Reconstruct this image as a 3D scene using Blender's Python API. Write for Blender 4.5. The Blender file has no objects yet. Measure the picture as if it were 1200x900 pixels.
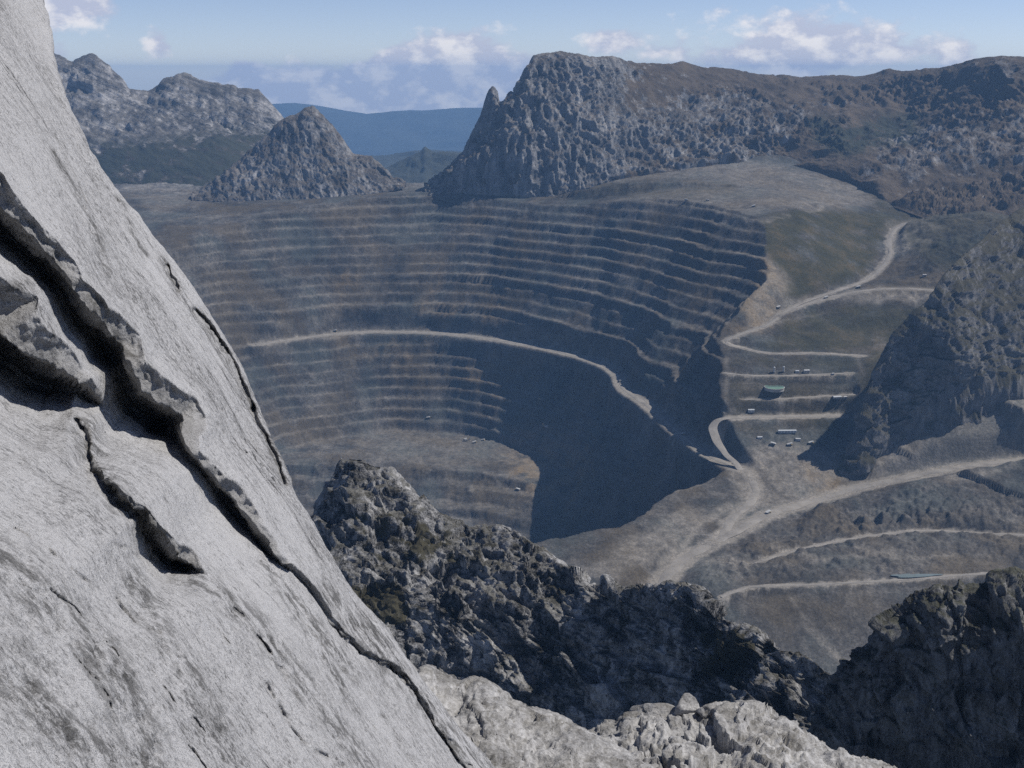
import bpy, math, random
import numpy as np

random.seed(7)
R = math.radians
scene = bpy.context.scene
COL = scene.collection

# ------------------------------------------------------------------ camera
FPX = 1400.0                       # focal length in pixels of the 1200 px wide photograph
PITCH = R(14.6)
cam_d = bpy.data.cameras.new('camera')
cam_d.sensor_width = 36.0
cam_d.lens = 36.0 * FPX / 1200.0
cam_d.clip_start = 0.5
cam_d.clip_end = 80000.0
cam = bpy.data.objects.new('camera', cam_d)
COL.objects.link(cam)
cam.location = (0, 0, 0)
cam.rotation_euler = (R(90) - PITCH, 0, 0)
scene.camera = cam

# ------------------------------------------------------------------ sky and sun
SUN_AZ = R(13)                     # measured from +X (right) towards +Y (away from the camera)
SUN_EL = R(52)
SUN_DIR = (math.cos(SUN_EL) * math.cos(SUN_AZ), math.cos(SUN_EL) * math.sin(SUN_AZ), math.sin(SUN_EL))
world = bpy.data.worlds.new('World')
scene.world = world
world.use_nodes = True


def build_world():
    nt = world.node_tree
    nt.nodes.clear()
    N, L = nt.nodes, nt.links
    out = N.new('ShaderNodeOutputWorld')
    bg = N.new('ShaderNodeBackground')
    bg.inputs['Strength'].default_value = 0.105
    sky = N.new('ShaderNodeTexSky')
    sky.sky_type = 'NISHITA'
    sky.sun_disc = False
    sky.sun_elevation = SUN_EL
    sky.sun_rotation = R(90) - SUN_AZ
    sky.altitude = 4600
    sky.air_density = 1.0
    sky.dust_density = 1.4
    sky.ozone_density = 2.2
    tc = N.new('ShaderNodeTexCoord')
    sep = N.new('ShaderNodeSeparateXYZ')
    L.new(tc.outputs['Generated'], sep.inputs[0])

    def M(op, a, b=None, c=None):
        n = N.new('ShaderNodeMath')
        n.operation = op
        for i, s in enumerate((a, b, c)):
            if s is None:
                continue
            if isinstance(s, (int, float)):
                n.inputs[i].default_value = s
            else:
                L.new(s, n.inputs[i])
        return n.outputs[0]
    u = M('ARCTAN2', sep.outputs[0], sep.outputs[1])
    v = M('ARCSINE', sep.outputs[2])

    def noise(su, sv, ou, ov, detail=7, rough=0.58, scale=1.0):
        cmb = N.new('ShaderNodeCombineXYZ')
        L.new(M('MULTIPLY_ADD', u, su, ou), cmb.inputs[0])
        L.new(M('MULTIPLY_ADD', v, sv, ov), cmb.inputs[1])
        t = N.new('ShaderNodeTexNoise')
        t.inputs['Scale'].default_value = scale
        t.inputs['Detail'].default_value = detail
        t.inputs['Roughness'].default_value = rough
        L.new(cmb.outputs[0], t.inputs['Vector'])
        return t.outputs['Fac']
    n1 = noise(26, 42, 3.1, 7.7)
    n1s = noise(26, 42, 3.1 - 0.30, 7.7 - 0.34)           # the same clouds a little further from the sun
    # where the cumulus gather: angle from the view axis, elevation, half widths, amount
    blobs = [(-0.065, 0.002, 0.060, 0.030, 0.70), (-0.10, -0.016, 0.14, 0.016, 0.75), (-0.03, -0.016, 0.06, 0.018, 0.60), (-0.020, 0.012, 0.035, 0.022, 0.40), (-0.12, -0.012, 0.08, 0.012, 0.40),
             (-0.215, 0.006, 0.012, 0.008, 0.55), (-0.19, -0.004, 0.05, 0.014, 0.25),
             (0.235, 0.028, 0.075, 0.024, 0.66), (0.20, 0.008, 0.06, 0.014, 0.35), (0.30, 0.014, 0.05, 0.012, 0.3),
             (0.075, 0.026, 0.028, 0.012, 0.58), (0.12, 0.018, 0.04, 0.012, 0.30), (0.345, 0.010, 0.02, 0.020, 0.42),
             (-0.335, 0.052, 0.050, 0.022, 0.66), (-0.36, 0.018, 0.04, 0.012, 0.45), (-0.275, 0.022, 0.012, 0.012, 0.42), (0.415, 0.02, 0.03, 0.02, 0.45)]
    tot = None
    for (u0, v0, su, sv, k) in blobs:
        a = M('MULTIPLY', M('SUBTRACT', u, u0), 1 / su)
        b = M('MULTIPLY', M('SUBTRACT', v, v0), 1 / sv)
        e = M('MULTIPLY', M('EXPONENT', M('MULTIPLY', M('ADD', M('MULTIPLY', a, a), M('MULTIPLY', b, b)), -0.8)), k)
        tot = e if tot is None else M('ADD', tot, e)
    # scattered cumulus all round the horizon, as in view
    band = M('EXPONENT', M('MULTIPLY', M('POWER', M('MULTIPLY', M('SUBTRACT', v, 0.02), 14), 2), -1))
    ring = M('MULTIPLY', band, M('MULTIPLY', M('SUBTRACT', noise(5, 16, 11, 2, 3), 0.46), 1.6))
    side = M('SMOOTH_MIN', M('MULTIPLY', M('MAXIMUM', M('SUBTRACT', M('ABSOLUTE', u), 0.45), 0), 6), 1, 0.1)
    tot = M('ADD', tot, M('MULTIPLY', M('MAXIMUM', ring, 0), side))

    def cover(nz):
        x = M('ADD', M('MULTIPLY', M('SUBTRACT', nz, 0.5), 1.5), M('SUBTRACT', M('MINIMUM', tot, 0.9), 0.30))
        m = N.new('ShaderNodeMapRange')
        m.interpolation_type = 'SMOOTHSTEP'
        m.inputs['From Min'].default_value = 0.0
        m.inputs['From Max'].default_value = 0.34
        L.new(x, m.inputs['Value'])
        return m.outputs[0], x
    c1, x1 = cover(n1)
    _, x2 = cover(n1s)
    lit = N.new('ShaderNodeMapRange')
    lit.inputs['From Min'].default_value = -0.06
    lit.inputs['From Max'].default_value = 0.20
    L.new(M('SUBTRACT', x1, x2), lit.inputs['Value'])
    ccol = N.new('ShaderNodeMix')
    ccol.data_type = 'RGBA'
    ccol.inputs['A'].default_value = (5.0, 5.2, 6.5, 1)
    ccol.inputs['B'].default_value = (9.0, 8.6, 8.6, 1)
    L.new(lit.outputs[0], ccol.inputs['Factor'])
    mix = N.new('ShaderNodeMix')
    mix.data_type = 'RGBA'
    L.new(M('MULTIPLY', c1, 0.8), mix.inputs['Factor'])
    tint = N.new('ShaderNodeMix')
    tint.data_type = 'RGBA'
    tint.blend_type = 'MULTIPLY'
    tint.inputs['Factor'].default_value = 1.0
    tint.inputs['B'].default_value = (1.06, 0.95, 0.99, 1)
    L.new(sky.outputs[0], tint.inputs['A'])
    L.new(tint.outputs['Result'], mix.inputs['A'])
    L.new(ccol.outputs['Result'], mix.inputs['B'])
    L.new(mix.outputs['Result'], bg.inputs['Color'])
    L.new(bg.outputs[0], out.inputs['Surface'])


build_world()
sun_d = bpy.data.lights.new('sun', 'SUN')
sun_d.energy = 5.0
sun_d.angle = R(0.53)
sun_d.color = (1.0, 0.955, 0.89)
sun = bpy.data.objects.new('sun', sun_d)
COL.objects.link(sun)
from mathutils import Vector
sun.rotation_euler = Vector(SUN_DIR).to_track_quat('Z', 'Y').to_euler()
sun.location = (2000, 800, 2500)

vs = scene.view_settings
vs.view_transform = 'Standard'
vs.look = 'None'
vs.gamma = 1.0
vs.exposure = 0.0
vs.use_curve_mapping = False
scene.cycles.volume_bounces = 0
scene.cycles.max_bounces = 4
scene.cycles.diffuse_bounces = 2
scene.cycles.use_denoising = False

# ------------------------------------------------------------------ numeric helpers
F = np.float32
_rng = np.random.default_rng(11)
_P = _rng.permutation(256).astype(np.int32)
_P = np.concatenate([_P, _P, _P])
_G = _rng.normal(size=(256, 3)).astype(F)
_G /= np.linalg.norm(_G, axis=1, keepdims=True)


def perlin(x, y, z=None):
    """gradient noise, about -0.7..0.7; 2D when z is None"""
    x = np.asarray(x, F); y = np.asarray(y, F)
    fx = np.floor(x); fy = np.floor(y)
    xi = fx.astype(np.int32) & 255; yi = fy.astype(np.int32) & 255
    xf = x - fx; yf = y - fy
    u = xf * xf * xf * (xf * (xf * 6 - 15) + 10)
    v = yf * yf * yf * (yf * (yf * 6 - 15) + 10)
    if z is None:
        def g(i, j):
            h = _P[_P[(xi + i) & 255] + ((yi + j) & 255)]
            return _G[h, 0] * (xf - i) + _G[h, 1] * (yf - j)
        a = g(0, 0); a += u * (g(1, 0) - a)
        b = g(0, 1); b += u * (g(1, 1) - b)
        return (a + v * (b - a)) * 1.25
    z = np.asarray(z, F)
    fz = np.floor(z); zi = fz.astype(np.int32) & 255; zf = z - fz
    w = zf * zf * zf * (zf * (zf * 6 - 15) + 10)

    def g3(i, j, k):
        h = _P[_P[_P[(xi + i) & 255] + ((yi + j) & 255)] + ((zi + k) & 255)]
        return _G[h, 0] * (xf - i) + _G[h, 1] * (yf - j) + _G[h, 2] * (zf - k)
    r = []
    for k in (0, 1):
        a = g3(0, 0, k); a += u * (g3(1, 0, k) - a)
        b = g3(0, 1, k); b += u * (g3(1, 1, k) - b)
        r.append(a + v * (b - a))
    return r[0] + w * (r[1] - r[0])


def fbm(p, scale, octaves=4, gain=0.5, ridged=False, off=0.0):
    """p: tuple of 2 or 3 coordinate arrays in metres, scale: size of the largest features"""
    tot = 0; amp = 1.0; s = 1.0 / scale; norm = 0
    for o in range(octaves):
        q = [c * F(s) + F(off + 13.7 * o) for c in p]
        n = perlin(*q)
        if ridged:
            n = 0.5 - 2 * np.abs(n)
        tot = tot + amp * n; norm += amp
        amp *= gain; s *= 2.03
    return tot


def facets(p, scale, seed=0, jitter=0.9):
    """angular broken-rock relief: every cell is a tilted plane; returns height (about -1..1) and crack closeness"""
    x, y, z = [np.asarray(c, F) / F(scale) for c in p]
    fx, fy, fz = np.floor(x), np.floor(y), np.floor(z)
    xi, yi, zi = fx.astype(np.int32), fy.astype(np.int32), fz.astype(np.int32)
    xf, yf, zf = x - fx, y - fy, z - fz
    best = np.full(x.shape, 9, F); second = np.full(x.shape, 9, F); h = np.zeros(x.shape, F)
    for i in (-1, 0, 1):
        for j in (-1, 0, 1):
            for k in (-1, 0, 1):
                hs = _P[_P[_P[(xi + i + seed) & 255] + ((yi + j) & 255)] + ((zi + k) & 255)]
                o = _G[hs] * F(0.5 * jitter)
                dx = i + 0.5 + o[:, 0] - xf; dy = j + 0.5 + o[:, 1] - yf; dz = k + 0.5 + o[:, 2] - zf
                d = dx * dx + dy * dy + dz * dz
                g = _G[(hs + 97) & 255]
                val = (dx * g[:, 0] + dy * g[:, 1] + dz * g[:, 2]) * F(1.1) + _G[(hs + 31) & 255, 0] * F(0.6)
                near = d < best
                second = np.where(near, best, np.minimum(second, d))
                h = np.where(near, val, h)
                best = np.where(near, d, best)
    return h, np.clip(np.sqrt(second) - np.sqrt(best), 0, 1)


CT, ST = math.cos(PITCH), math.sin(PITCH)


def ray(px, py):
    px = np.asarray(px, np.float64); py = np.asarray(py, np.float64)
    a = (px - 600) / FPX; b = (450 - py) / FPX
    return a, CT + b * ST, -ST + b * CT


def W(px, py, Y):
    """the point of the place at distance Y that the photograph shows there"""
    dx, dy, dz = ray(px, py)
    t = np.asarray(Y, np.float64) / dy
    return np.stack([dx * t, dy * t + 0 * dx, dz * t], axis=-1)


def to_px(x, y, z):
    d = y * CT - z * ST
    up = y * ST + z * CT
    return 600 + FPX * x / d, 450 - FPX * up / d


def sstep(a, b, x):
    t = np.clip((x - a) / (b - a), 0, 1)
    return t * t * (3 - 2 * t)


def poly_dist(px, py, pts):
    """distance to a polyline, plus the interpolated extra value columns of the nearest point and its side"""
    pts = np.asarray(pts, np.float64)
    best = np.full(px.shape, 1e18); val = np.zeros(px.shape + (max(0, pts.shape[1] - 2),)); side = np.zeros(px.shape)
    for i in range(len(pts) - 1):
        ax, ay = pts[i, :2]; bx, by = pts[i + 1, :2]
        ex, ey = bx - ax, by - ay
        t = np.clip(((px - ax) * ex + (py - ay) * ey) / (ex * ex + ey * ey + 1e-9), 0, 1)
        d = (px - ax - t * ex) ** 2 + (py - ay - t * ey) ** 2
        m = d < best
        best = np.where(m, d, best)
        side = np.where(m, ex * (py - ay) - ey * (px - ax), side)
        if pts.shape[1] > 2:
            v = pts[i, 2:] + t[..., None] * (pts[i + 1, 2:] - pts[i, 2:])
            val = np.where(m[..., None], v, val)
    return np.sqrt(best), val, side


def in_poly(px, py, poly):
    ins = np.zeros(px.shape, bool)
    n = len(poly)
    for i in range(n):
        x1, y1 = poly[i]; x2, y2 = poly[(i + 1) % n]
        c = ((y1 > py) != (y2 > py)) & (px < (x2 - x1) * (py - y1) / (y2 - y1 + 1e-12) + x1)
        ins ^= c
    return ins


def soft_poly(px, py, poly, soft):
    """1 inside a polygon, fading to 0 over `soft` pixels across its outline"""
    d, _, _ = poly_dist(px, py, list(poly) + [poly[0]])
    s = np.where(in_poly(px, py, poly), d, -d)
    return sstep(-soft, soft, s)


# ------------------------------------------------------------------ mesh helpers
def grid_mesh(name, P, mask=None, smooth=True):
    """P: (rows, cols, 3) -> mesh datablock with an optional per-vertex RGBA attribute 'zone'"""
    m, n = P.shape[:2]
    me = bpy.data.meshes.new(name)
    nv = m * n
    idx = np.arange(nv, dtype=np.int32).reshape(m, n)
    q = np.stack([idx[:-1, :-1], idx[:-1, 1:], idx[1:, 1:], idx[1:, :-1]], -1).reshape(-1, 4)
    nf = len(q)
    me.vertices.add(nv)
    me.vertices.foreach_set('co', P.astype(F).ravel())
    me.loops.add(nf * 4)
    me.loops.foreach_set('vertex_index', q.ravel())
    me.polygons.add(nf)
    me.polygons.foreach_set('loop_start', np.arange(0, nf * 4, 4, dtype=np.int32))
    if smooth:
        me.polygons.foreach_set('use_smooth', np.ones(nf, bool))
    me.update(calc_edges=True)
    if mask is not None:
        at = me.color_attributes.new('zone', 'FLOAT_COLOR', 'POINT')
        at.data.foreach_set('color', mask.astype(F).ravel())
    return me


def link(name, me, mat=None, parent=None, kind=None, label=None, cat=None, group=None):
    o = bpy.data.objects.new(name, me)
    COL.objects.link(o)
    if mat is not None and me is not None and not me.materials:
        me.materials.append(mat)
    if parent is not None:
        o.parent = parent
    if kind: o['kind'] = kind
    if label: o['label'] = label
    if cat: o['category'] = cat
    if group: o['group'] = group
    return o


def grid_normals(P):
    du = np.gradient(P, axis=1); dv = np.gradient(P, axis=0)
    n = np.cross(du, dv)
    n /= np.linalg.norm(n, axis=-1, keepdims=True) + 1e-12
    return n


# ------------------------------------------------------------------ materials
class Mat:
    def __init__(self, name, rough=0.9, spec=0.25):
        self.m = bpy.data.materials.new(name)
        self.m.use_nodes = True
        self.N = self.m.node_tree.nodes
        self.L = self.m.node_tree.links
        self.b = self.N['Principled BSDF']
        self.b.inputs['Roughness'].default_value = rough
        self.b.inputs['Specular IOR Level'].default_value = spec
        g = self.N.new('ShaderNodeNewGeometry')
        self.pos = g.outputs['Position']
        self.nor = g.outputs['Normal']

    def noise(self, scale, stretch=(1, 1, 1), detail=6, rough=0.6, rot=(0, 0, 0), dist=0.0, off=0.0):
        mp = self.N.new('ShaderNodeMapping')
        mp.vector_type = 'TEXTURE'
        mp.inputs['Scale'].default_value = [scale / s for s in stretch]
        mp.inputs['Rotation'].default_value = rot
        mp.inputs['Location'].default_value = (off * scale, off * 0.7 * scale, off * 0.3 * scale)
        self.L.new(self.pos, mp.inputs['Vector'])
        t = self.N.new('ShaderNodeTexNoise')
        t.inputs['Scale'].default_value = 1.0
        t.inputs['Detail'].default_value = detail
        t.inputs['Roughness'].default_value = rough
        t.inputs['Distortion'].default_value = dist
        self.L.new(mp.outputs[0], t.inputs['Vector'])
        return t.outputs['Fac']

    def voronoi(self, scale, stretch=(1, 1, 1), rot=(0, 0, 0), feature='DISTANCE_TO_EDGE'):
        mp = self.N.new('ShaderNodeMapping')
        mp.inputs['Scale'].default_value = [s / scale for s in stretch]
        mp.inputs['Rotation'].default_value = rot
        self.L.new(self.pos, mp.inputs['Vector'])
        t = self.N.new('ShaderNodeTexVoronoi')
        t.feature = feature
        t.inputs['Scale'].default_value = 1.0
        self.L.new(mp.outputs[0], t.inputs['Vector'])
        return t.outputs['Distance']

    def math(self, op, a, b=None, c=None, clamp=False):
        n = self.N.new('ShaderNodeMath')
        n.operation = op
        n.use_clamp = clamp
        for i, s in enumerate((a, b, c)):
            if s is None: continue
            if isinstance(s, (int, float)): n.inputs[i].default_value = s
            else: self.L.new(s, n.inputs[i])
        return n.outputs[0]

    def rng(self, v, a, b, c=0.0, d=1.0, smooth=True):
        n = self.N.new('ShaderNodeMapRange')
        if smooth: n.interpolation_type = 'SMOOTHSTEP'
        n.inputs['From Min'].default_value = a
        n.inputs['From Max'].default_value = b
        n.inputs['To Min'].default_value = c
        n.inputs['To Max'].default_value = d
        self.L.new(v, n.inputs['Value'])
        return n.outputs[0]

    def mix(self, f, a, b, blend='MIX'):
        n = self.N.new('ShaderNodeMix')
        n.data_type = 'RGBA'
        n.blend_type = blend
        for key, s in (('Factor', f), ('A', a), ('B', b)):
            sock = n.inputs[key] if key == 'Factor' else [i for i in n.inputs if i.name == key and i.type == 'RGBA'][0]
            if isinstance(s, (int, float)): sock.default_value = s
            elif isinstance(s, tuple): sock.default_value = s + (1,)
            else: self.L.new(s, sock)
        return [o for o in n.outputs if o.type == 'RGBA'][0]

    def ramp(self, v, stops):
        n = self.N.new('ShaderNodeValToRGB')
        els = n.color_ramp.elements
        while len(els) < len(stops): els.new(0.5)
        for e, (p, c) in zip(els, stops):
            e.position = p
            e.color = tuple(c) + (1,)
        self.L.new(v, n.inputs[0])
        return n.outputs[0]

    def up(self):
        s = self.N.new('ShaderNodeSeparateXYZ')
        self.L.new(self.nor, s.inputs[0])
        return s.outputs[2]

    def zone(self):
        a = self.N.new('ShaderNodeAttribute')
        a.attribute_name = 'zone'
        s = self.N.new('ShaderNodeSeparateColor')
        self.L.new(a.outputs['Color'], s.inputs[0])
        return s.outputs[0], s.outputs[1], s.outputs[2], a.outputs['Alpha']

    def color(self, c):
        if isinstance(c, tuple): self.b.inputs['Base Color'].default_value = c + (1,)
        else: self.L.new(c, self.b.inputs['Base Color'])

    def bump(self, h, dist, strength=1.0):
        n = self.N.new('ShaderNodeBump')
        n.inputs['Distance'].default_value = dist
        n.inputs['Strength'].default_value = strength
        prev = self.b.inputs['Normal'].links
        if prev: self.L.new(prev[0].from_socket, n.inputs['Normal'])
        self.L.new(h, n.inputs['Height'])
        self.L.new(n.outputs[0], self.b.inputs['Normal'])


def rock_material(name, size, light, dark, veg=(0.075, 0.068, 0.042), veg_amount=0.5, streak=(1, 1, 0.25), contrast=1.0,
                  bump=0.5, veg_up=(0.55, 0.9), rot=(0, 0, 0), shrub_and_shadow=(0.03, 0.036, 0.024), bias=0.0):
    """weathered limestone: pale faces, dark lichen stains, plants on the flatter ledges; size = metres of a large patch"""
    M = Mat(name, 0.92, 0.2)
    a = M.noise(size, (1, 1, 1), 5, 0.62)
    s = M.noise(size * 0.22, streak, 6, 0.68, dist=0.4, rot=rot)
    f = M.noise(size * 0.035, (1, 1, 1), 5, 0.7)
    v = M.math('ADD', M.math('MULTIPLY', a, 0.35), M.math('ADD', M.math('MULTIPLY', s, 0.45), M.math('MULTIPLY', f, 0.35)))
    lo, hi = 0.575 + bias - 0.16 / contrast, 0.575 + bias + 0.12 / contrast
    mid = tuple((l + d) * 0.5 for l, d in zip(light, dark))
    c = M.ramp(v, [(lo, dark), ((lo + hi) / 2, mid), (hi, light)])
    zr, zg, zb, za = M.zone()
    if veg_amount > 0:
        vn = M.noise(size * 0.6, (1, 1, 1), 5, 0.68, off=31)
        vz = M.rng(M.math('ADD', M.up(), M.math('MULTIPLY', M.math('SUBTRACT', vn, 0.5), 1.6)), veg_up[0], veg_up[1])
        hi2 = M.rng(M.math('ADD', zr, M.math('MULTIPLY', M.math('SUBTRACT', vn, 0.5), 2.4)), 0.36, 0.62)
        vc = M.ramp(M.math('ADD', M.math('MULTIPLY', a, 0.5), M.math('MULTIPLY', f, 0.5)), [(0.38, tuple(x * 0.6 for x in veg)), (0.62, tuple(x * 1.45 for x in veg))])
        c = M.mix(M.math('MAXIMUM', M.math('MULTIPLY', vz, veg_amount), M.math('MULTIPLY', hi2, 0.95)), c, vc)
        c = M.mix(M.math('MULTIPLY', zg, M.rng(vn, 0.38, 0.5)), c, shrub_and_shadow)  # zone G: dark shrubs, and the shadow painted on the highland
    M.color(c)
    M.bump(s, size * 0.06, bump)
    M.bump(f, size * 0.012, bump)
    return M


def flat_material(name, col, rough=0.6, var=0.15, size=3.0, metal=0.0):
    M = Mat(name, rough, 0.4)
    n = M.noise(size, (1, 1, 1), 5, 0.6)
    M.color(M.ramp(n, [(0.3, tuple(c * (1 - var) for c in col)), (0.7, tuple(min(1, c * (1 + var)) for c in col))]))
    M.b.inputs['Metallic'].default_value = metal
    return M.m


# valley floor, pit and dumps: zone R = bare dusty ground, G = plants, B = broken rock, A = ochre ore
def valley_material():
    M = Mat('mine_ground', 0.95, 0.12)
    r, g, bl, al = M.zone()
    big = M.noise(260, (1, 1, 1), 7, 0.6)
    st = M.noise(60, (1, 1, 0.8), 6, 0.68, dist=0.3)
    fine = M.noise(14, (1, 1, 1), 6, 0.75)
    v = M.math('ADD', M.math('MULTIPLY', big, 0.36), M.math('ADD', M.math('MULTIPLY', st, 0.35), M.math('MULTIPLY', fine, 0.36)))
    base = M.ramp(v, [(0.43, (0.026, 0.025, 0.024)), (0.54, (0.062, 0.058, 0.053)), (0.65, (0.145, 0.134, 0.121))])
    hue = M.noise(160, (1, 1, 0.6), 4, 0.5, off=57)
    base = M.mix(M.math('MULTIPLY', M.rng(hue, 0.48, 0.64), 0.6), base, (0.086, 0.068, 0.044))
    base = M.mix(M.math('MULTIPLY', M.rng(hue, 0.5, 0.36), 0.4), base, (0.075, 0.090, 0.088))
    base = M.mix(M.math('MULTIPLY', al, M.rng(st, 0.35, 0.6)), base, (0.185, 0.135, 0.078))
    dust = M.ramp(M.math('ADD', M.math('MULTIPLY', st, 0.5), M.math('MULTIPLY', fine, 0.5)),
                  [(0.35, (0.165, 0.150, 0.128)), (0.62, (0.290, 0.262, 0.225))])
    c = M.mix(r, base, dust)
    rock = M.ramp(v, [(0.44, (0.05, 0.05, 0.052)), (0.53, (0.16, 0.157, 0.155)), (0.62, (0.33, 0.325, 0.32))])
    c = M.mix(bl, c, rock)
    veg = M.ramp(M.math('ADD', M.math('MULTIPLY', big, 0.45), M.math('MULTIPLY', st, 0.55)),
                 [(0.38, (0.026, 0.027, 0.015)), (0.52, (0.048, 0.045, 0.024)), (0.64, (0.085, 0.066, 0.034))])
    patch = M.math('MULTIPLY', g, M.rng(M.noise(110, (1, 1, 1), 7, 0.65, off=9), 0.30, 0.52))
    c = M.mix(patch, c, veg)
    M.color(c)
    spk = M.noise(5.0, (1, 1, 1), 4, 0.8)
    c = M.mix(0.55, c, M.ramp(spk, [(0.36, (0.25, 0.25, 0.25)), (0.50, (0.5, 0.5, 0.5)), (0.64, (0.85, 0.84, 0.82))]), 'OVERLAY')
    M.color(c)
    M.bump(st, 5.0, 0.8)
    M.bump(fine, 1.6, 0.9)
    return M.m


MAT_VALLEY = valley_material()

# ------------------------------------------------------------------ the valley: one height field with the open pit dug into it
ROADS = {   # photographed course of each road with its distance; half width in metres
    'haul_road': dict(w=21, pts=[(770, 690, 2245), (800, 657, 2368), (845, 632, 2450), (900, 603, 2570), (950, 588, 2650), (1000, 573, 2720), (1060, 560, 2740),
                                 (1120, 548, 2760), (1190, 540, 2780), (1260, 535, 2790)]),
    'pit_access_road': dict(w=15, pts=[(845, 632, 2450), (858, 608, 2555), (880, 590, 2640), (885, 570, 2730), (868, 550, 2795),
                                       (848, 528, 2868), (836, 505, 2925), (842, 492, 2962), (870, 489, 2985), (930, 488, 3000), (985, 487, 3005)]),
    'upper_mine_road': dict(w=11, pts=[(1075, 258, 4290), (1052, 266, 4230), (1042, 282, 4080), (1042, 300, 3950), (1020, 325, 3790), (985, 339, 3660), (940, 355, 3550),
                                       (918, 366, 3480), (900, 380, 3405), (872, 390, 3345), (852, 400, 3300), (872, 408, 3275), (905, 414, 3250), (960, 414, 3225), (1010, 417, 3195)]),
    'dump_platform_road': dict(w=13, pts=[(918, 366, 3480), (960, 352, 3560), (1010, 341, 3610), (1060, 338, 3600), (1112, 342, 3540)]),
    'gravel_track': dict(w=7, pts=[(845, 700, 2160), (880, 688, 2195), (950, 685, 2212), (1030, 681, 2225), (1100, 676, 2240), (1180, 670, 2250)]),
    'upper_gravel_track': dict(w=7, pts=[(880, 662, 2330), (930, 646, 2385), (1000, 631, 2445), (1080, 622, 2480), (1150, 625, 2470), (1230, 628, 2460)]),
    'tank_terrace_road': dict(w=7, pts=[(848, 437, 3135), (880, 440, 3115), (930, 440, 3108), (1000, 437, 3110)]),
    'sump_terrace_road': dict(w=6, pts=[(872, 468, 3046), (920, 467, 3044), (1000, 462, 3058)]),
}
PIT_C = (60.0, 3300.0)
PIT_TAB = np.array([  # direction (deg), radius of the -950 m level, run per metre of rise above it, below it
    (-120, 1060, 1.2, 1.1), (-90, 960, 1.2, 1.1), (-61, 720, 1.1, 1.0), (-43, 690, 1.0, 0.8), (-27, 450, 0.80, 0.7), (0, 354, 0.80, 0.7), (22, 372, 1.15, 0.7),
    (46, 410, 1.35, 0.8), (62, 586, 1.25, 0.9), (72, 715, 1.20, 1.0), (84, 835, 1.28, 1.0), (106, 1163, 1.30, 1.05), (122, 1335, 1.06, 1.05),
    (136, 1365, 1.05, 1.05), (150, 1380, 1.1, 1.0), (165, 1390, 1.2, 1.0), (185, 1340, 1.3, 1.1), (225, 1200, 1.2, 1.1), (240, 1060, 1.2, 1.1)])
CTRL = [  # what the photograph shows of the natural ground: pixel and distance
    (150, 240, 4950), (250, 238, 5000), (400, 231, 5000), (530, 225, 5000), (600, 231, 4900), (200, 216, 5700), (330, 216, 5600), (470, 216, 5700),
    (20, 240, 4950), (-100, 300, 4300), (-100, 240, 5200), (100, 214, 6000),
    (660, 231, 4850), (700, 214, 4960), (780, 202, 5000), (860, 191, 5050), (960, 209, 4850), (1035, 238, 4500), (760, 232, 4500), (860, 231, 4350), (960, 241, 4230),
    (690, 238, 4680), (900, 268, 3900), (830, 254, 4100), (760, 244, 4350), (950, 258, 4060), (960, 300, 3800), (935, 338, 3630), (1000, 280, 4080), (900, 330, 3560),
    (1000, 210, 4900), (1000, 160, 5200), (1000, 100, 5900), (860, 120, 5600), (1100, 180, 4900), (1200, 150, 5000), (1100, 90, 5900), (1200, 80, 5800),
    (1110, 345, 3500), (940, 412, 3250), (1040, 412, 3220), (1080, 260, 4130), (1090, 300, 3850), (1060, 330, 3640), (1090, 400, 3280),
    (930, 437, 3115), (1000, 440, 3100), (907, 464, 3048), (1000, 470, 3030), (930, 512, 2930), (985, 512, 2930), (900, 535, 2850), (960, 545, 2810),
    (1020, 500, 2920), (1000, 560, 2780), (1100, 480, 2880), (1190, 450, 2930), (1190, 500, 2840), (1280, 450, 2950), (1020, 440, 3080), (1040, 470, 2980),
    (900, 640, 2410), (1000, 610, 2540), (1100, 600, 2560), (1190, 600, 2540), (1300, 560, 2700), (760, 668, 2290), (700, 668, 2290),
    (860, 720, 2125), (950, 735, 2115), (950, 775, 2060), (985, 800, 2020), (1050, 740, 2110), (1200, 740, 2150), (800, 740, 2080),
]


def build_valley_field():
    pts = [W(*c) for c in CTRL]
    for k, rd in ROADS.items():
        pts += [W(*c) for c in rd['pts'][::2]]
    for x, y, z in ((-2500, 3000, -520), (-2500, 5000, -500), (-900, 1500, -1150), (0, 1300, -1160), (800, 1200, -1160), (0, 800, -1160), (900, 700, -1160), (-600, 700, -1160),
                    (300, 1700, -1150), (1000, 1700, -1150), (1800, 1600, -1100), (1900, 2400, -880), (2300, 3500, -520), (-1200, 2200, -1000), (-300, 2100, -1000), (200, 2280, -990), (60, 3300, -800),
                    (2600, 5000, -250), (2500, 6500, -100), (-2600, 6500, -520), (0, 6300, -560), (-900, 6500, -530)):
        pts.append(np.array((x, y, z), float))
    pts = np.array(pts)
    cx = pts[:, :2] / 1000.0
    n = len(cx)

    def ker(d2):
        return 0.5 * d2 * np.log(d2 + 1e-9)
    K = ker(((cx[:, None] - cx[None]) ** 2).sum(-1)) + np.eye(n) * 0.004
    A = np.zeros((n + 3, n + 3))
    A[:n, :n] = K; A[:n, n] = 1; A[:n, n + 1:] = cx; A[n:, :n] = A[:n, n:].T
    sol = np.linalg.solve(A, np.concatenate([pts[:, 2], np.zeros(3)]))

    def field(x, y):
        x = (x / 1000).astype(F); y = (y / 1000).astype(F)
        z = sol[n] + sol[n + 1] * x + sol[n + 2] * y
        z = z.astype(F)
        for i in range(n):
            d2 = (x - F(cx[i, 0])) ** 2 + (y - F(cx[i, 1])) ** 2
            z += F(0.5 * sol[i]) * d2 * np.log(d2 + F(1e-9))
        return z
    return field


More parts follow.
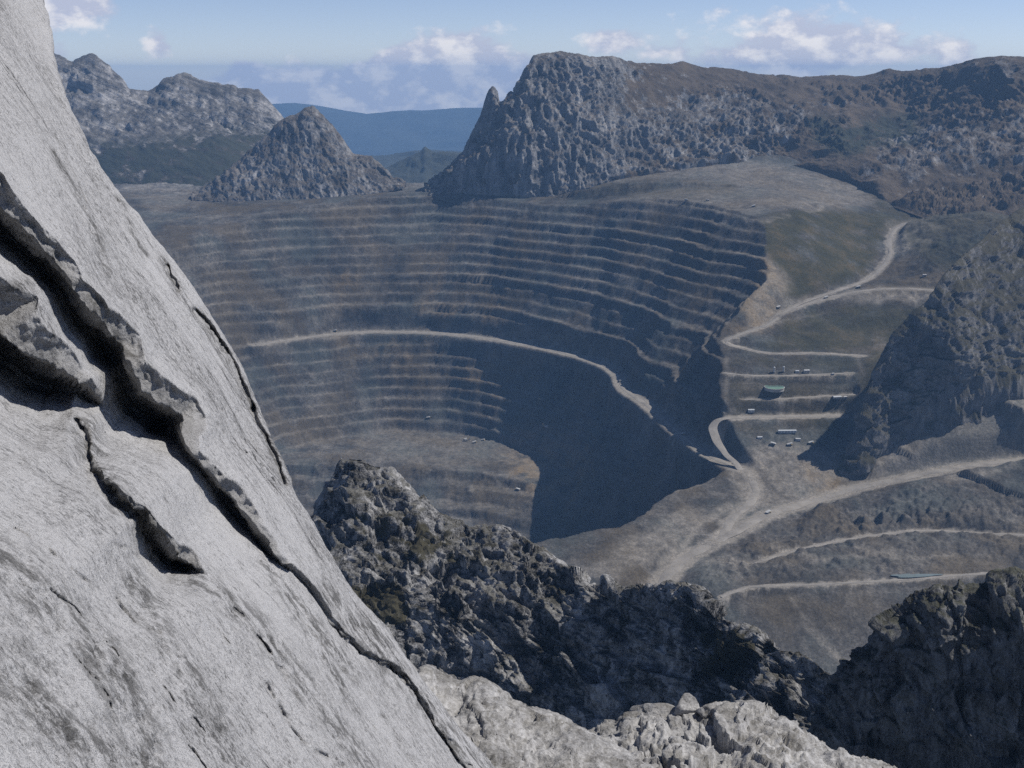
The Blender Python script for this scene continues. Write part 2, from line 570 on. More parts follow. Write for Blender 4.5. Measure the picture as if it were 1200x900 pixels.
def build_valley():
    field = build_valley_field()
    Ys = np.concatenate([np.arange(760, 1700, 45), np.arange(1700, 2100, 7.0), np.arange(2100, 3000, 4.6), np.arange(3000, 4300, 5.4), np.arange(4300, 5100, 7.0),
                         np.arange(5100, 6000, 22), np.geomspace(6000, 8200, 14)])
    As = np.concatenate([np.linspace(-0.85, -0.36, 26)[:-1], np.linspace(-0.36, 0.47, 800), np.linspace(0.47, 0.80, 40)[1:]])
    m, n = len(Ys), len(As)
    Y = np.repeat(Ys[:, None], n, 1)
    X = Y * As[None]
    # smooth base on a coarser grid, then interpolated
    Yc = np.linspace(Ys[0], Ys[-1], 260); Ac = np.linspace(As[0], As[-1], 300)
    Yg = np.repeat(Yc[:, None], 300, 1); Xg = Yg * Ac[None]
    Zg = field(Xg, Yg)
    fi = np.clip((Ys - Yc[0]) / (Yc[1] - Yc[0]), 0, 258.999); i0 = fi.astype(int); ft = (fi - i0)[:, None]
    fj = np.clip((As - Ac[0]) / (Ac[1] - Ac[0]), 0, 298.999); j0 = fj.astype(int); gt = (fj - j0)[None]
    Z = (Zg[i0][:, j0] * (1 - gt) + Zg[i0][:, j0 + 1] * gt) * (1 - ft) + (Zg[i0 + 1][:, j0] * (1 - gt) + Zg[i0 + 1][:, j0 + 1] * gt) * ft
    # the mountain's own mesh takes over behind its foot: the ground dips under it
    foot = np.array([W(*p) for p in ((600, 234, 5100), (690, 228, 4980), (720, 212, 5000), (780, 203, 5040), (860, 192, 5080), (930, 198, 5030), (1000, 214, 4870), (1040, 240, 4500), (1100, 262, 4280), (1200, 285, 4070), (1290, 290, 3970))])
    yb = np.interp(X / Y, foot[:, 0] / foot[:, 1], foot[:, 1])
    Z = Z - 260 * sstep(20, 420, Y - yb) * sstep(0.0, 0.03, X / Y)
    far = sstep(5900, 8200, Y)
    Z = Z * (1 - far) + far * (-1050)
    big = fbm((X, Y), 420, 5)
    mid = fbm((X, Y), 90, 5, 0.55)
    fine = fbm((X, Y), 24, 4, 0.6)
    rockm = np.zeros_like(Z)

    def ridge(pts, sl, sr, rough=14, rock=0.0):
        """a spur with its own crest; sl / sr = steepness of its left and right flank"""
        nonlocal Z, rockm
        P = np.array([W(*p) for p in pts])
        x0, x1 = P[:, 0].min() - 500, P[:, 0].max() + 500
        y0, y1 = P[:, 1].min() - 450, P[:, 1].max() + 450
        box = (X > x0) & (X < x1) & (Y > y0) & (Y < y1)
        wx = X[box] + 16 * big[box] + 0.6 * rough * mid[box]; wy = Y[box] + 0.8 * rough * mid[box]
        d, v, s = poly_dist(wx, wy, P)
        k = np.where(s > 0, sl, sr)
        zz = v[:, 0] - np.sqrt(d * d + 64) * k + 8 * k + rough * mid[box] + rough * 0.6 * fine[box]
        zo = Z[box]
        Z[box] = np.maximum(zo, zz)
        rockm[box] = np.maximum(rockm[box], rock * sstep(-6, 14, zz - zo))
    # pale dump spurs in front of the dark rocky one
    ridge([(1022, 548, 2785), (1030, 518, 2850), (1052, 503, 2890), (1085, 492, 2925)], 1.1, 0.25, 2)
    ridge([(1046, 556, 2765), (1088, 522, 2840), (1116, 484, 2925), (1112, 464, 2965), (1150, 445, 2990)], 1.1, 0.22, 2)
    ridge([(1096, 538, 2785), (1128, 512, 2840), (1150, 492, 2885), (1190, 470, 2940), (1188, 455, 2965)], 1.1, 0.2, 2)
    ridge([(945, 612, 2505), (965, 592, 2580), (1010, 582, 2640), (1070, 568, 2690), (1130, 567, 2690), (1210, 558, 2700)], 0.7, 0.5, 8)
    ridge([(690, 222, 4800), (740, 214, 4740), (800, 213, 4680), (860, 216, 4600), (915, 222, 4500)], 0.30, 0.75, 4)
    ridge([(955, 352, 3600), (1000, 346, 3590), (1060, 344, 3560), (1112, 346, 3510)], 0.3, 0.62, 3)
    rocky = np.clip(rockm, 0, 1)
    # natural roughness, stronger on the wild ground at right, weak on worked ground
    px, py = to_px(X, Y, Z)
    wild = np.clip(sstep(1010, 1110, px) * sstep(470, 380, py) + rocky + sstep(5000, 5600, Y), 0, 1)
    humm = soft_poly(px, py, [(800, 690), (870, 640), (960, 610), (1080, 595), (1210, 590), (1210, 668), (1050, 672), (900, 682)], 14)
    Z = Z + 14 * big * (0.35 + wild) + mid * (3.0 + 11 * wild + 7 * humm) + fine * (1.2 + 4.0 * wild + 2.5 * humm)
    yard = soft_poly(px, py, [(850, 600), (870, 530), (900, 505), (985, 500), (1010, 560), (940, 600), (880, 640), (800, 660)], 12)
    spoil = soft_poly(px, py, [(960, 600), (1060, 570), (1210, 565), (1210, 600), (1000, 625)], 8)
    Z = Z + np.abs(fbm((X, Y), 45, 4, 0.55, off=5)) * (12 * humm + 7 * yard + 14 * spoil)

    # ---- the pit
    ang = np.degrees(np.arctan2(Y - PIT_C[1], X - PIT_C[0]))
    ang = np.where(ang < -120, ang + 360, ang)
    r = np.hypot(X - PIT_C[0], Y - PIT_C[1])
    tab = PIT_TAB.copy()
    R0 = np.interp(ang, tab[:, 0], tab[:, 1]); ku = np.interp(ang, tab[:, 0], tab[:, 2]); kd = np.interp(ang, tab[:, 0], tab[:, 3])
    rr = r + 24 * big + 5 * mid + 30 * fbm((ang / 14.0, r / 900.0), 1.0, 3)
    dz = rr - R0
    zp = -950 + np.where(dz > 0, dz / ku, dz / kd)
    # lower floor: a working platform at the back, deeper cuts towards the camera
    floor_z = -1262 - 150 * sstep(3720, 3240, Y + 0.22 * X + 60 * big) - 10 * mid
    zp = np.maximum(zp, floor_z + 6 * np.abs(mid))
    H = 33.0
    wv = 0.05 * mid + 0.26 * big + 0.35 * fbm((X, Y), 900, 2, off=15)
    t = zp / H + wv
    fl = np.floor(t); fr = t - fl
    # batter for most of the rise, then an almost level berm; worn where slumps run over the benches
    worn = 0.7 * np.clip(sstep(0.05, 0.45, fbm((X, Y), 210, 4, off=40)), 0, 1)
    rnd = _rng.uniform(0.34, 0.74, 128)[np.clip(fl.astype(int) + 90, 0, 127)]
    berm = np.clip(rnd - 0.16 * sstep(-0.3, 0.3, big) + 0.25 * fbm((X, Y), 300, 3, off=25), 0.22, 0.8)
    st = np.where(fr < 1 - berm, fr / (1 - berm) * 0.93, 0.93 + (fr - 1 + berm) / berm * 0.07)
    st = st * (1 - 0.62 * worn) + fr * 0.62 * worn
    zt = (fl + st - wv) * H
    zt = np.where(zp > floor_z + 12, zt, 0.6 * zt + 0.4 * zp) + fine * (2.0 + 1.5 * worn) + mid * 1.5
    pit = sstep(4, -4, zt - Z)
    Z = np.minimum(Z, zt)
    berm_m = np.where(fr > 1 - berm, 1.0, 0.0) * (1 - 0.7 * worn) * pit

    # ---- roads are cut into the ground
    road = np.zeros_like(Z); dustm = np.zeros_like(Z)
    ramp = [(z_at(px_, py_)) for px_, py_ in RAMP_PX[:-1]] + [W(868, 550, 2795)]
    lines = {k: (np.array([W(*p) for p in v['pts']]), v['w']) for k, v in ROADS.items()}
    lines['pit_ramp'] = (np.array(ramp), 19)
    for k, (P, w) in lines.items():
        P = smooth_line(P, 6)
        lines[k] = (P, w)
        box = (X > P[:, 0].min() - 120) & (X < P[:, 0].max() + 120) & (Y > P[:, 1].min() - 120) & (Y < P[:, 1].max() + 120)
        d, v, s = poly_dist(X[box], Y[box], P)
        f = sstep(w + (34 if w > 10 else 12), w + (5 if w > 10 else 2), d)
        Z[box] = Z[box] * (1 - f) + (v[:, 0] - 0.4) * f
        e = sstep(w * 1.9, w * 0.9, d + 5 * fine[box] * 2)
        road[box] = np.maximum(road[box], e)

    # ---- zones of bare dust, plants, ore
    px, py = to_px(X, Y, Z)
    wob = 22 * big; pw, qw = px + wob + 8 * mid, py + 10 * big + 5 * mid
    veg = np.zeros_like(Z)
    for poly, a in (([(885, 285), (900, 262), (960, 246), (1040, 246), (1036, 300), (1000, 325), (925, 350), (915, 320)], 1.0),
                    ([(905, 392), (950, 362), (1000, 356), (1085, 360), (1050, 408), (905, 412)], 0.85),
                    ([(690, 232), (720, 214), (780, 212), (860, 214), (870, 228), (780, 232)], 0.35),
                    ([(870, 420), (1000, 420), (1000, 432), (860, 432)], 0.6), ([(860, 500), (1000, 492), (990, 508), (880, 508)], 0.6),
                    ([(860, 442), (1000, 446), (1000, 484), (860, 486)], 0.35),
                    ([(1010, 240), (1100, 200), (1300, 150), (1300, 330), (1210, 420), (1120, 330)], 0.6),
                    ([(1000, 445), (1030, 380), (1110, 330), (1110, 430), (1020, 520)], 0.7)):
        veg = np.maximum(veg, a * soft_poly(pw, qw, poly, 7))
    dust = np.zeros_like(Z)
    for poly, a in (([(1040, 260), (1075, 252), (1110, 270), (1090, 290), (1060, 300), (1046, 285)], 0.85),
                    ([(975, 345), (1030, 335), (1112, 338), (1108, 368), (1098, 370), (1092, 348), (1000, 354)], 0.85),
                    ([(895, 300), (915, 310), (950, 350), (905, 380), (880, 388), (892, 345)], 0.55),
                    ([(860, 550), (895, 525), (960, 525), (990, 540), (960, 590), (900, 600), (870, 590)], 0.65),
                    ([(985, 560), (1000, 520), (1030, 495), (1120, 470), (1130, 445), (1210, 425), (1210, 535), (1080, 550), (1010, 570)], 0.60),
                    ([(700, 245), (760, 222), (860, 200), (960, 215), (1030, 236), (960, 245), (860, 262), (820, 252)], 0.42),
                    ([(850, 186), (900, 188), (1000, 215), (1020, 232), (900, 210), (700, 212)], 0.45),
                    ([(680, 664), (740, 624), (800, 592), (830, 600), (770, 650), (700, 675)], 0.55),
                    ([(150, 222), (240, 217), (240, 236), (170, 246)], 0.35),
                    ([(420, 500), (560, 490), (650, 505), (690, 530), (560, 545), (430, 540)], 0.35),
                    ([(945, 735), (960, 738), (1000, 775), (990, 785)], 0.8),
                    ([(850, 700), (960, 686), (1100, 682), (1000, 800), (900, 760)], 0.12),
                    ([(718, 318), (735, 325), (772, 346), (785, 352), (760, 350), (722, 328)], 0.5)):
        dust = np.maximum(dust, a * soft_poly(pw, qw, poly, 6))
    for trk, w_, a_ in (([(880, 562), (905, 546), (940, 536), (985, 531)], 3.5, 0.7), ([(886, 575), (910, 561), (930, 566), (952, 551)], 3, 0.7), ([(872, 592), (846, 600), (822, 612), (800, 640), (775, 660)], 6, 0.8),
                        ([(900, 602), (930, 577), (926, 556), (940, 545)], 3, 0.7), ([(800, 660), (850, 655), (880, 662)], 4, 0.6), ([(1190, 545), (1150, 556), (1110, 560)], 5, 0.6), ([(850, 420), (852, 440), (850, 470), (845, 490)], 3, 0.5),
                        ([(1005, 420), (1012, 440), (1008, 470), (985, 487)], 3, 0.5), ([(905, 640), (960, 655), (1040, 648), (1100, 660)], 3, 0.45), ([(1000, 640), (1050, 655), (1120, 650)], 2.5, 0.4), ([(920, 690), (940, 720), (965, 745)], 2.5, 0.45),
                        ([(880, 388), (930, 372), (965, 368)], 2, 0.5), ([(910, 310), (925, 335), (945, 350)], 4, 0.6), ([(722, 320), (745, 332), (775, 348), (800, 352)], 3.5, 0.6), ([(200, 310), (280, 298), (360, 288)], 2.2, 0.4),
                        ([(420, 262), (520, 268), (640, 272)], 2, 0.4), ([(150, 262), (300, 250), (460, 240)], 2, 0.35), ([(700, 240), (800, 236), (900, 235), (980, 238)], 2.5, 0.6), ([(840, 262), (900, 258), (960, 245), (975, 238)], 3, 0.7),
                        ([(860, 196), (940, 214), (1010, 232)], 3, 0.4), ([(430, 470), (520, 462), (610, 470)], 2, 0.4), ([(560, 530), (610, 545), (660, 548)], 2.5, 0.4), ([(480, 540), (540, 550), (600, 558)], 2, 0.4)):
        d_, _, _ = poly_dist(px + 2.5 * mid, py + 2.5 * mid, trk)
        dust = np.maximum(dust, a_ * np.exp(-(d_ / w_) ** 2))
    ore = 0.75 * soft_poly(pw, qw, [(640, 505), (690, 520), (690, 560), (660, 600), (600, 570), (600, 530)], 20)
    ore = np.maximum(ore, 0.5 * soft_poly(pw, qw, [(380, 300), (480, 300), (600, 360), (620, 480), (420, 460)], 40) * sstep(0.0, 0.5, fbm((X, Y), 120, 3, off=70)))
    ore = np.maximum(ore, 0.8 * soft_poly(pw, qw, [(880, 300), (905, 300), (920, 345), (905, 385), (870, 395), (885, 340)], 8))
    ore = np.maximum(ore, 0.7 * soft_poly(pw, qw, [(940, 540), (985, 545), (985, 580), (950, 585)], 8))
    dust = np.clip(np.maximum(dust, 0.42 * berm_m * np.clip(0.55 + 1.3 * fbm((X, Y), 130, 3, off=33), 0, 1)) * (0.75 + 0.6 * fine) + 0.10 * humm, 0, 1)
    dust = np.maximum(dust, road * 0.9)
    veg = np.clip(veg * (1 - road) * (1 - 0.9 * pit), 0, 1)
    rocky = np.clip(rocky * (1 - road) * 0.85 + 0.35 * sstep(5000, 5500, Y), 0, 1) * (1 - pit)
    zone = np.stack([np.clip(dust, 0, 1), veg, rocky, np.clip(ore, 0, 1)], -1)
    P = np.stack([X, Y, Z], -1)
    me = grid_mesh('ground', P, zone)
    link('ground', me, MAT_VALLEY, kind='structure')
    return P, Ys, As, lines


RAMP_PX = [(300, 404), (395, 391), (460, 389), (520, 391), (580, 398), (650, 411), (700, 425), (722, 438), (731, 455), (760, 476), (800, 510), (835, 535), (866, 549)]


def z_at(px, py, z0=-955.0):
    dx, dy, dz = ray(px, py)
    t = z0 / dz
    p = np.array([dx * t, dy * t, z0])
    return p


def smooth_line(P, k):
    """Catmull-Rom through the points"""
    out = []
    n = len(P)
    for i in range(n - 1):
        p0, p1, p2, p3 = P[max(i - 1, 0)], P[i], P[i + 1], P[min(i + 2, n - 1)]
        for j in range(k):
            t = j / k
            out.append(0.5 * ((2 * p1) + (p2 - p0) * t + (2 * p0 - 5 * p1 + 4 * p2 - p3) * t * t + (3 * p1 - p0 - 3 * p2 + p3) * t ** 3))
    out.append(P[-1])
    return np.array(out)


VP, VY, VA, LINES = build_valley()


def ground_z(x, y):
    a = x / y
    j = np.clip(np.searchsorted(VA, a) - 1, 0, len(VA) - 2); i = np.clip(np.searchsorted(VY, y) - 1, 0, len(VY) - 2)
    g = (a - VA[j]) / (VA[j + 1] - VA[j]); f = (y - VY[i]) / (VY[i + 1] - VY[i])
    z = VP[..., 2]
    return (z[i, j] * (1 - g) + z[i, j + 1] * g) * (1 - f) + (z[i + 1, j] * (1 - g) + z[i + 1, j + 1] * g) * f


def ground_hit(px, py, ymin=1900):
    """where the line of sight of that pixel meets the valley ground"""
    dx, dy, dz = ray(px, py)
    a = dx / dy
    ys = np.arange(ymin, 6000, 2.0)
    g = np.array([ground_z(a * y, y) for y in ys[::6]])
    yy = ys[::6]
    k = np.argmax(dz / dy * yy <= g)
    y = yy[k]
    return float(a * y), float(y), float(g[k])


# road surfaces: graded sheets just above the ground they are cut into
def road_material():
    M = Mat('graded_road', 0.95, 0.15)
    a = M.noise(30, (1, 1, 1), 6, 0.6)
    b = M.noise(4, (1, 1, 1), 5, 0.7)
    M.color(M.ramp(M.math('ADD', M.math('MULTIPLY', a, 0.6), M.math('MULTIPLY', b, 0.4)), [(0.36, (0.17, 0.156, 0.138)), (0.64, (0.30, 0.275, 0.24))]))
    M.bump(b, 0.3, 0.5)
    return M.m


MAT_ROAD = road_material()


def build_roads():
    for k, (P, w) in LINES.items():
        if k == 'pit_ramp':
            w = 13
        P = smooth_line(P[::3], 6)
        t = np.gradient(P, axis=0); t[:, 2] = 0
        t /= np.linalg.norm(t, axis=1, keepdims=True) + 1e-9
        nrm = np.stack([-t[:, 1], t[:, 0], 0 * t[:, 0]], -1)
        rows = []
        for s in (-1.0, -0.6, 0.0, 0.6, 1.0):
            q = P + nrm * (s * w * (0.62 + 0.5 * perlin(P[:, 0] / 45 + s, P[:, 1] / 45))[:, None])
            q[:, 2] = P[:, 2] + 0.9 - 1.1 * (abs(s) == 1.0)
            rows.append(q)
        me = grid_mesh(k, np.stack(rows, 1)[:, ::-1])
        link('haul_road' if k == 'haul_road' else k, me, MAT_ROAD, kind='structure')


build_roads()

# ------------------------------------------------------------------ mountains and rock masses, lofted from base to crest
def tab(rows, px):
    r = np.array(rows, float)
    return np.interp(px, r[:, 0], r[:, 1]), np.interp(px, r[:, 0], r[:, 2])


def loft(name, n, rows, steps, mat, disp, back=(0, 300, -300), kind='structure', smooth_rows=True, jag=0.0, zone=None, crisp=True, **kw):
    """rows: from the foot to the crest, each [(px, py, distance), ...]; steps: quads between rows; disp(P, N, t) -> P"""
    px = np.linspace(rows[0][0][0], rows[0][-1][0], n)
    lines = []
    for ri, rw in enumerate(rows):
        py, Y = tab(rw, px)
        k = np.array([1, 2, 3, 2, 1]) / 9.0
        Y = np.convolve(np.pad(Y, 12, 'edge'), np.ones(25) / 25, 'valid')
        if ri < len(rows) - 1:
            py = np.convolve(np.pad(py, 5, 'edge'), np.ones(11) / 11, 'valid')
        elif jag:
            py = py + jag * fbm((px, px * 0 + 3.3), 14, 3, 0.6)
        lines.append(W(px, py, Y))
    lines.append(lines[-1] + np.array(back) * 0.35 + np.array((0, 0, 0.12 * back[2])))
    lines.append(lines[-2] + np.array(back))
    steps = list(steps) + [14, 10]
    S = []
    K = len(lines)
    for i in range(K - 1):
        p0, p1, p2, p3 = lines[max(i - 1, 0)], lines[i], lines[i + 1], lines[min(i + 2, K - 1)]
        sharp = i == K - 3            # keep the crest line where it is
        for j in range(steps[i]):
            t = j / steps[i]
            if smooth_rows and not sharp:
                q = 0.5 * ((2 * p1) + (p2 - p0) * t + (2 * p0 - 5 * p1 + 4 * p2 - p3) * t * t + (3 * p1 - p0 - 3 * p2 + p3) * t ** 3)
                q = 0.5 * q + 0.5 * (p1 * (1 - t) + p2 * t)
            else:
                q = p1 * (1 - t) + p2 * t
            S.append(q)
    S.append(lines[-1])
    P = np.stack(S, 0)
    Nn = grid_normals(P)
    crest = sum(steps[:-2])
    t = np.arange(len(P)) / crest
    P = disp(P, Nn, np.repeat(t[:, None], n, 1))
    zn = None
    if zone is not None:
        px_, py_ = to_px(P[..., 0], P[..., 1], P[..., 2])
        zn = zone(px_, py_, np.repeat(t[:, None], n, 1))
    me = grid_mesh(name, P, zn, smooth=not crisp)
    if kind == 'structure':
        return link(name, me, mat, kind='structure', **kw)
    return link(name, me, mat, **kw)


def rock_disp(scale, amp, facet=0.5, flute=0.0, rid=True, crest_keep=0.45, oct=6, seed=0, bed=(0, 0, 0), mod=None, fb=0.9, rw=0.6):
    """bed: direction of the bedding normal with its length = how much thinner the beds are than they are long"""
    def f(P, N, t):
        sh = P.shape[:2]
        p = [P[..., i].ravel().astype(F) for i in range(3)]
        q = list(p)
        bl = bed[3] if len(bed) > 3 else 0
        if bl:
            bn = np.array(bed[:3]) / np.linalg.norm(bed[:3])
            d = p[0] * F(bn[0]) + p[1] * F(bn[1]) + p[2] * F(bn[2])
            q = [p[i] + d * F(bn[i] * bl) for i in range(3)]
        am = np.ones(sh); fm = np.ones(sh); lm = np.zeros(sh)
        if mod is not None:
            am, fm, lm = mod(P, t)
        lo = (0.6 * fbm(p, scale * 3.2, 4, 0.5, off=seed + 21) + 0.35 * fbm(p, scale * 1.9, 4, 0.5, ridged=True, off=seed + 23)).reshape(sh)
        h = fbm(q, scale, oct, 0.5, off=seed) * fb
        if rid:
            h = h + rw * fbm(q, scale * 0.7, oct, 0.52, ridged=True, off=seed + 3)
        wq = [c + F(scale * 0.12) * perlin(p[0] / F(scale * .25) + i, p[1] / F(scale * .25), p[2] / F(scale * .25) + 5 * i) for i, c in enumerate(q)]
        f1, _ = facets(wq, scale * 0.6, seed)
        f2, _ = facets(wq, scale * 0.2, seed + 5)
        f3, _ = facets(wq, scale * 0.075, seed + 8)
        fh = facet * (0.75 * f1 + 0.30 * f2 + 0.12 * f3)
        h = h.reshape(sh) + fh.reshape(sh) * fm
        if flute:
            h = h + flute * fm * (fbm((p[0], p[1], p[2] * F(0.10)), scale * 0.5, 5, 0.6, ridged=True, off=seed + 9).reshape(sh) + 0.6 * fbm((p[0], p[1], p[2] * F(0.07)), scale * 0.14, 3, 0.6, off=seed + 12).reshape(sh))
        h = h * am + lo * lm
        k = 1 - (1 - crest_keep) * np.exp(-((t - 1) / 0.10) ** 2)
        k = k * sstep(0, 0.04, t)
        return P + N * (h * amp * k)[..., None]
    return f


MAT_CLIFF = rock_material('far_limestone', 120, (0.36, 0.35, 0.34), (0.045, 0.046, 0.05), (0.070, 0.052, 0.033), 0.6, (1, 1, 0.10), 1.35, 1.0, (0.45, 0.8), bias=0.04).m
MAT_LEFT = rock_material('pale_dip_slopes', 160, (0.44, 0.42, 0.40), (0.035, 0.035, 0.038), (0.045, 0.039, 0.030), 0.7, (0.16, 1, 1.8), 1.4, 0.9, (0.5, 0.95), (0, R(24), 0), bias=0.03).m
MAT_RIDGE = rock_material('near_ridge_limestone', 34, (0.42, 0.415, 0.41), (0.013, 0.013, 0.014), (0.040, 0.036, 0.020), 0.6, (1, 1, 0.5), 1.45, 1.0, (0.68, 1.05), bias=0.045).m
MAT_SPUR = rock_material('spur_limestone', 80, (0.24, 0.23, 0.22), (0.020, 0.020, 0.022), (0.040, 0.036, 0.020), 0.9, (1, 1, 0.4), 1.1, 0.9, (0.25, 0.70), bias=0.03).m
MAT_FAR = rock_material('distant_forest', 900, (0.05, 0.055, 0.045), (0.025, 0.03, 0.028), veg_amount=0, bump=0.3).m

def pale_zone(px, py, w):
    pale = soft_poly(px + w, py + w, [(720, 140), (800, 110), (860, 100), (930, 125), (990, 115), (940, 150), (900, 190), (700, 205)], 14)
    pale = np.maximum(pale, 0.8 * soft_poly(px + w, py + w, [(1040, 150), (1210, 125), (1210, 190), (1100, 205), (1020, 215)], 14))
    pale = np.maximum(pale, 0.7 * soft_poly(px + w, py + w, [(1130, 72), (1210, 66), (1210, 92), (1140, 84)], 8))
    return pale


def crag_mod(P, t):
    u = P[..., 0] / P[..., 1]
    tower = sstep(0.115, 0.07, u)
    nz = fbm((P[..., 0], P[..., 1]), 420, 4, 0.6, off=77)
    px, py = to_px(P[..., 0], P[..., 1], P[..., 2])
    outc = np.maximum(sstep(0.02, 0.30, nz), 0.9 * pale_zone(px, py, 14 * fbm((px, py), 60, 4, 0.6)))                         # outcrops on the highland
    return 0.35 + 0.65 * tower + 0.5 * outc * (1 - tower), 0.25 + 1.0 * tower + 1.3 * outc * (1 - tower), 4.0 * (1 - tower)


def zone4(r, g):
    return np.stack([np.clip(r, 0, 1), np.clip(g, 0, 1), 0 * r, 0 * r + 1], -1)


def crag_zone(px, py, t):
    w = 14 * fbm((px, py), 60, 4, 0.6)
    high = sstep(690, 780, px + w) * sstep(1.12, 0.95, t) * 0.62 + 0.28 * sstep(700, 740, px + w)
    pale = pale_zone(px, py, w)
    shrub_and_shadow = soft_poly(px + w, py + w, [(950, 145), (1010, 133), (1085, 140), (1070, 165), (1010, 180), (960, 172)], 9)  # cloud shadow over the highland hollow, painted in as dark colour
    return zone4(high - 0.52 * pale + 0.2 * sstep(0.35, 0.1, t) * sstep(700, 600, px), 0.9 * shrub_and_shadow)


def left_zone(px, py, t):
    w = 10 * fbm((px, py), 40, 4, 0.6)
    low = sstep(150, 175, py + w + 0.10 * (px - 200))
    return zone4(low * 0.75 + 0.1, low * 0.8)


# crag with the tower and the brown highland to its right
loft('mountain', 640, [
    [(500, 232, 4990), (540, 230, 4960), (600, 234, 4900), (640, 238, 4870), (690, 228, 4900), (720, 212, 4960), (780, 203, 5000), (860, 192, 5050), (930, 198, 5000), (1000, 214, 4850),
     (1040, 240, 4480), (1100, 262, 4260), (1200, 285, 4050), (1290, 290, 3950)],
    [(500, 226, 5060), (540, 195, 5000), (600, 165, 4960), (640, 160, 4985), (700, 150, 5060), (760, 150, 5200), (860, 148, 5350), (960, 178, 5100), (1010, 178, 5050), (1060, 175, 5060), (1110, 190, 4850), (1200, 205, 4600), (1290, 205, 4500)],
    [(500, 223, 5120), (540, 188, 5080), (600, 118, 5070), (640, 100, 5110), (700, 98, 5200), (760, 108, 5450), (860, 118, 5700), (960, 138, 5450), (1060, 132, 5450), (1110, 130, 5300), (1200, 118, 5100), (1290, 118, 5100)],
    [(500, 222, 5150), (518, 219, 5150), (530, 203, 5150), (545, 180, 5150), (556, 158, 5150), (566, 130, 5150), (572, 108, 5150), (577, 101, 5150), (582, 108, 5150), (585, 120, 5150), (592, 119, 5150), (598, 110, 5150),
     (604, 112, 5150), (610, 96, 5150), (618, 80, 5160), (626, 66, 5190), (640, 62, 5220), (660, 61, 5240), (672, 63, 5260), (682, 66, 5270), (700, 67, 5300), (715, 66, 5350), (730, 70, 5500), (745, 75, 5700),
     (775, 75, 5850), (800, 72, 5900), (822, 80, 5900), (835, 79, 5900), (870, 85, 6000), (905, 89, 6050), (940, 91, 6100), (1005, 89, 6000), (1040, 82, 5900), (1060, 84, 5800), (1100, 80, 5700), (1140, 70, 5500), (1175, 66, 5400),
     (1200, 67, 5350), (1290, 56, 5300)]],
     [70, 60, 60], MAT_CLIFF, rock_disp(120, 20, 0.3, 0.85, True, 0.30, 6, 2, (0, 0, 1, -0.75), crag_mod, 0.7, 0.35), (0, 900, -420), zone=crag_zone, jag=0.8)

# pale peaks on the far left
loft('mountain', 300, [
    [(-60, 226, 5750), (140, 223, 5700), (220, 220, 5650), (270, 217, 5700), (330, 217, 5900), (400, 222, 6200)],
    [(-60, 180, 5900), (100, 185, 5900), (180, 168, 6000), (260, 165, 6050), (310, 178, 6150), (400, 210, 6300)],
    [(-60, 120, 6300), (90, 120, 6300), (160, 132, 6350), (230, 145, 6350), (300, 155, 6400), (400, 205, 6450)],
    [(-60, 60, 6600), (60, 62, 6600), (85, 72, 6600), (97, 66, 6600), (104, 62, 6600), (115, 66, 6600), (130, 78, 6600), (140, 88, 6600), (152, 103, 6600), (172, 106, 6650), (185, 100, 6700), (196, 90, 6750), (207, 87, 6750), (225, 89, 6750),
     (240, 95, 6750), (262, 99, 6750), (280, 103, 6750), (303, 106, 6750), (315, 118, 6750), (328, 134, 6750), (350, 165, 6700), (400, 200, 6700)]],
     [50, 45, 45], MAT_LEFT, rock_disp(230, 26, 0.55, 0.55, True, 0.25, 6, 20, (0.45, 0, 0.9, 2.2), lambda P, t: (0.35 + 0.65 * sstep(0.2, 0.6, t), 0.3 + 0.7 * sstep(0.3, 0.6, t), 0 * t)), (0, 900, -500), zone=left_zone, jag=2.5)

# pointed crag left of the gap
loft('rock_peak', 260, [
    [(225, 236, 5050), (260, 239, 5020), (330, 240, 5000), (400, 236, 5010), (440, 228, 5050), (475, 220, 5100)],
    [(225, 232, 5120), (270, 205, 5150), (330, 190, 5130), (380, 190, 5130), (420, 200, 5130), (475, 217, 5150)],
    [(225, 230, 5160), (240, 222, 5200), (262, 205, 5240), (285, 182, 5260), (305, 165, 5280), (322, 147, 5290), (340, 136, 5300), (358, 128, 5300), (366, 124, 5300), (374, 131, 5300), (388, 145, 5290), (400, 160, 5280),
     (412, 178, 5260), (425, 183, 5250), (436, 183, 5240), (446, 193, 5230), (458, 206, 5200), (475, 216, 5180)]],
     [70, 70], MAT_CLIFF, rock_disp(150, 14, 0.5, 0.5, True, 0.3, 6, 40, (0.8, 0, 0.5, 1.6), None, 0.7, 0.4), (0, 500, -260), jag=2.5)

# dark rocky spur right of the mine road
loft('rock_spur', 260, [
    [(985, 640, 2745), (1050, 575, 2810), (1118, 520, 2835), (1200, 510, 2880), (1300, 510, 2930)],
    [(985, 590, 2770), (1005, 575, 2770), (1025, 545, 2790), (1050, 505, 2850), (1090, 470, 2868), (1118, 450, 2855), (1150, 442, 2885), (1200, 440, 2920), (1300, 440, 2980)],
    [(985, 560, 2790), (1000, 530, 2800), (1015, 495, 2825), (1050, 450, 2875), (1085, 415, 2898), (1112, 400, 2885), (1125, 388, 2892), (1145, 385, 2930), (1200, 350, 3060), (1300, 330, 3180)],
    [(985, 550, 2810), (998, 520, 2825), (1008, 480, 2850), (1020, 440, 2870), (1040, 402, 2890), (1062, 376, 2910), (1088, 350, 2930), (1106, 322, 2950), (1130, 298, 3040), (1150, 282, 3140), (1170, 262, 3230), (1200, 243, 3330), (1300, 215, 3480)]],
     [12, 70, 80], MAT_SPUR, rock_disp(120, 15, 0.8, 0.3, True, 0.4, 6, 220, (0.3, 0, 0.9, 0.4), None, 0.9, 0.5), (120, 260, -260))

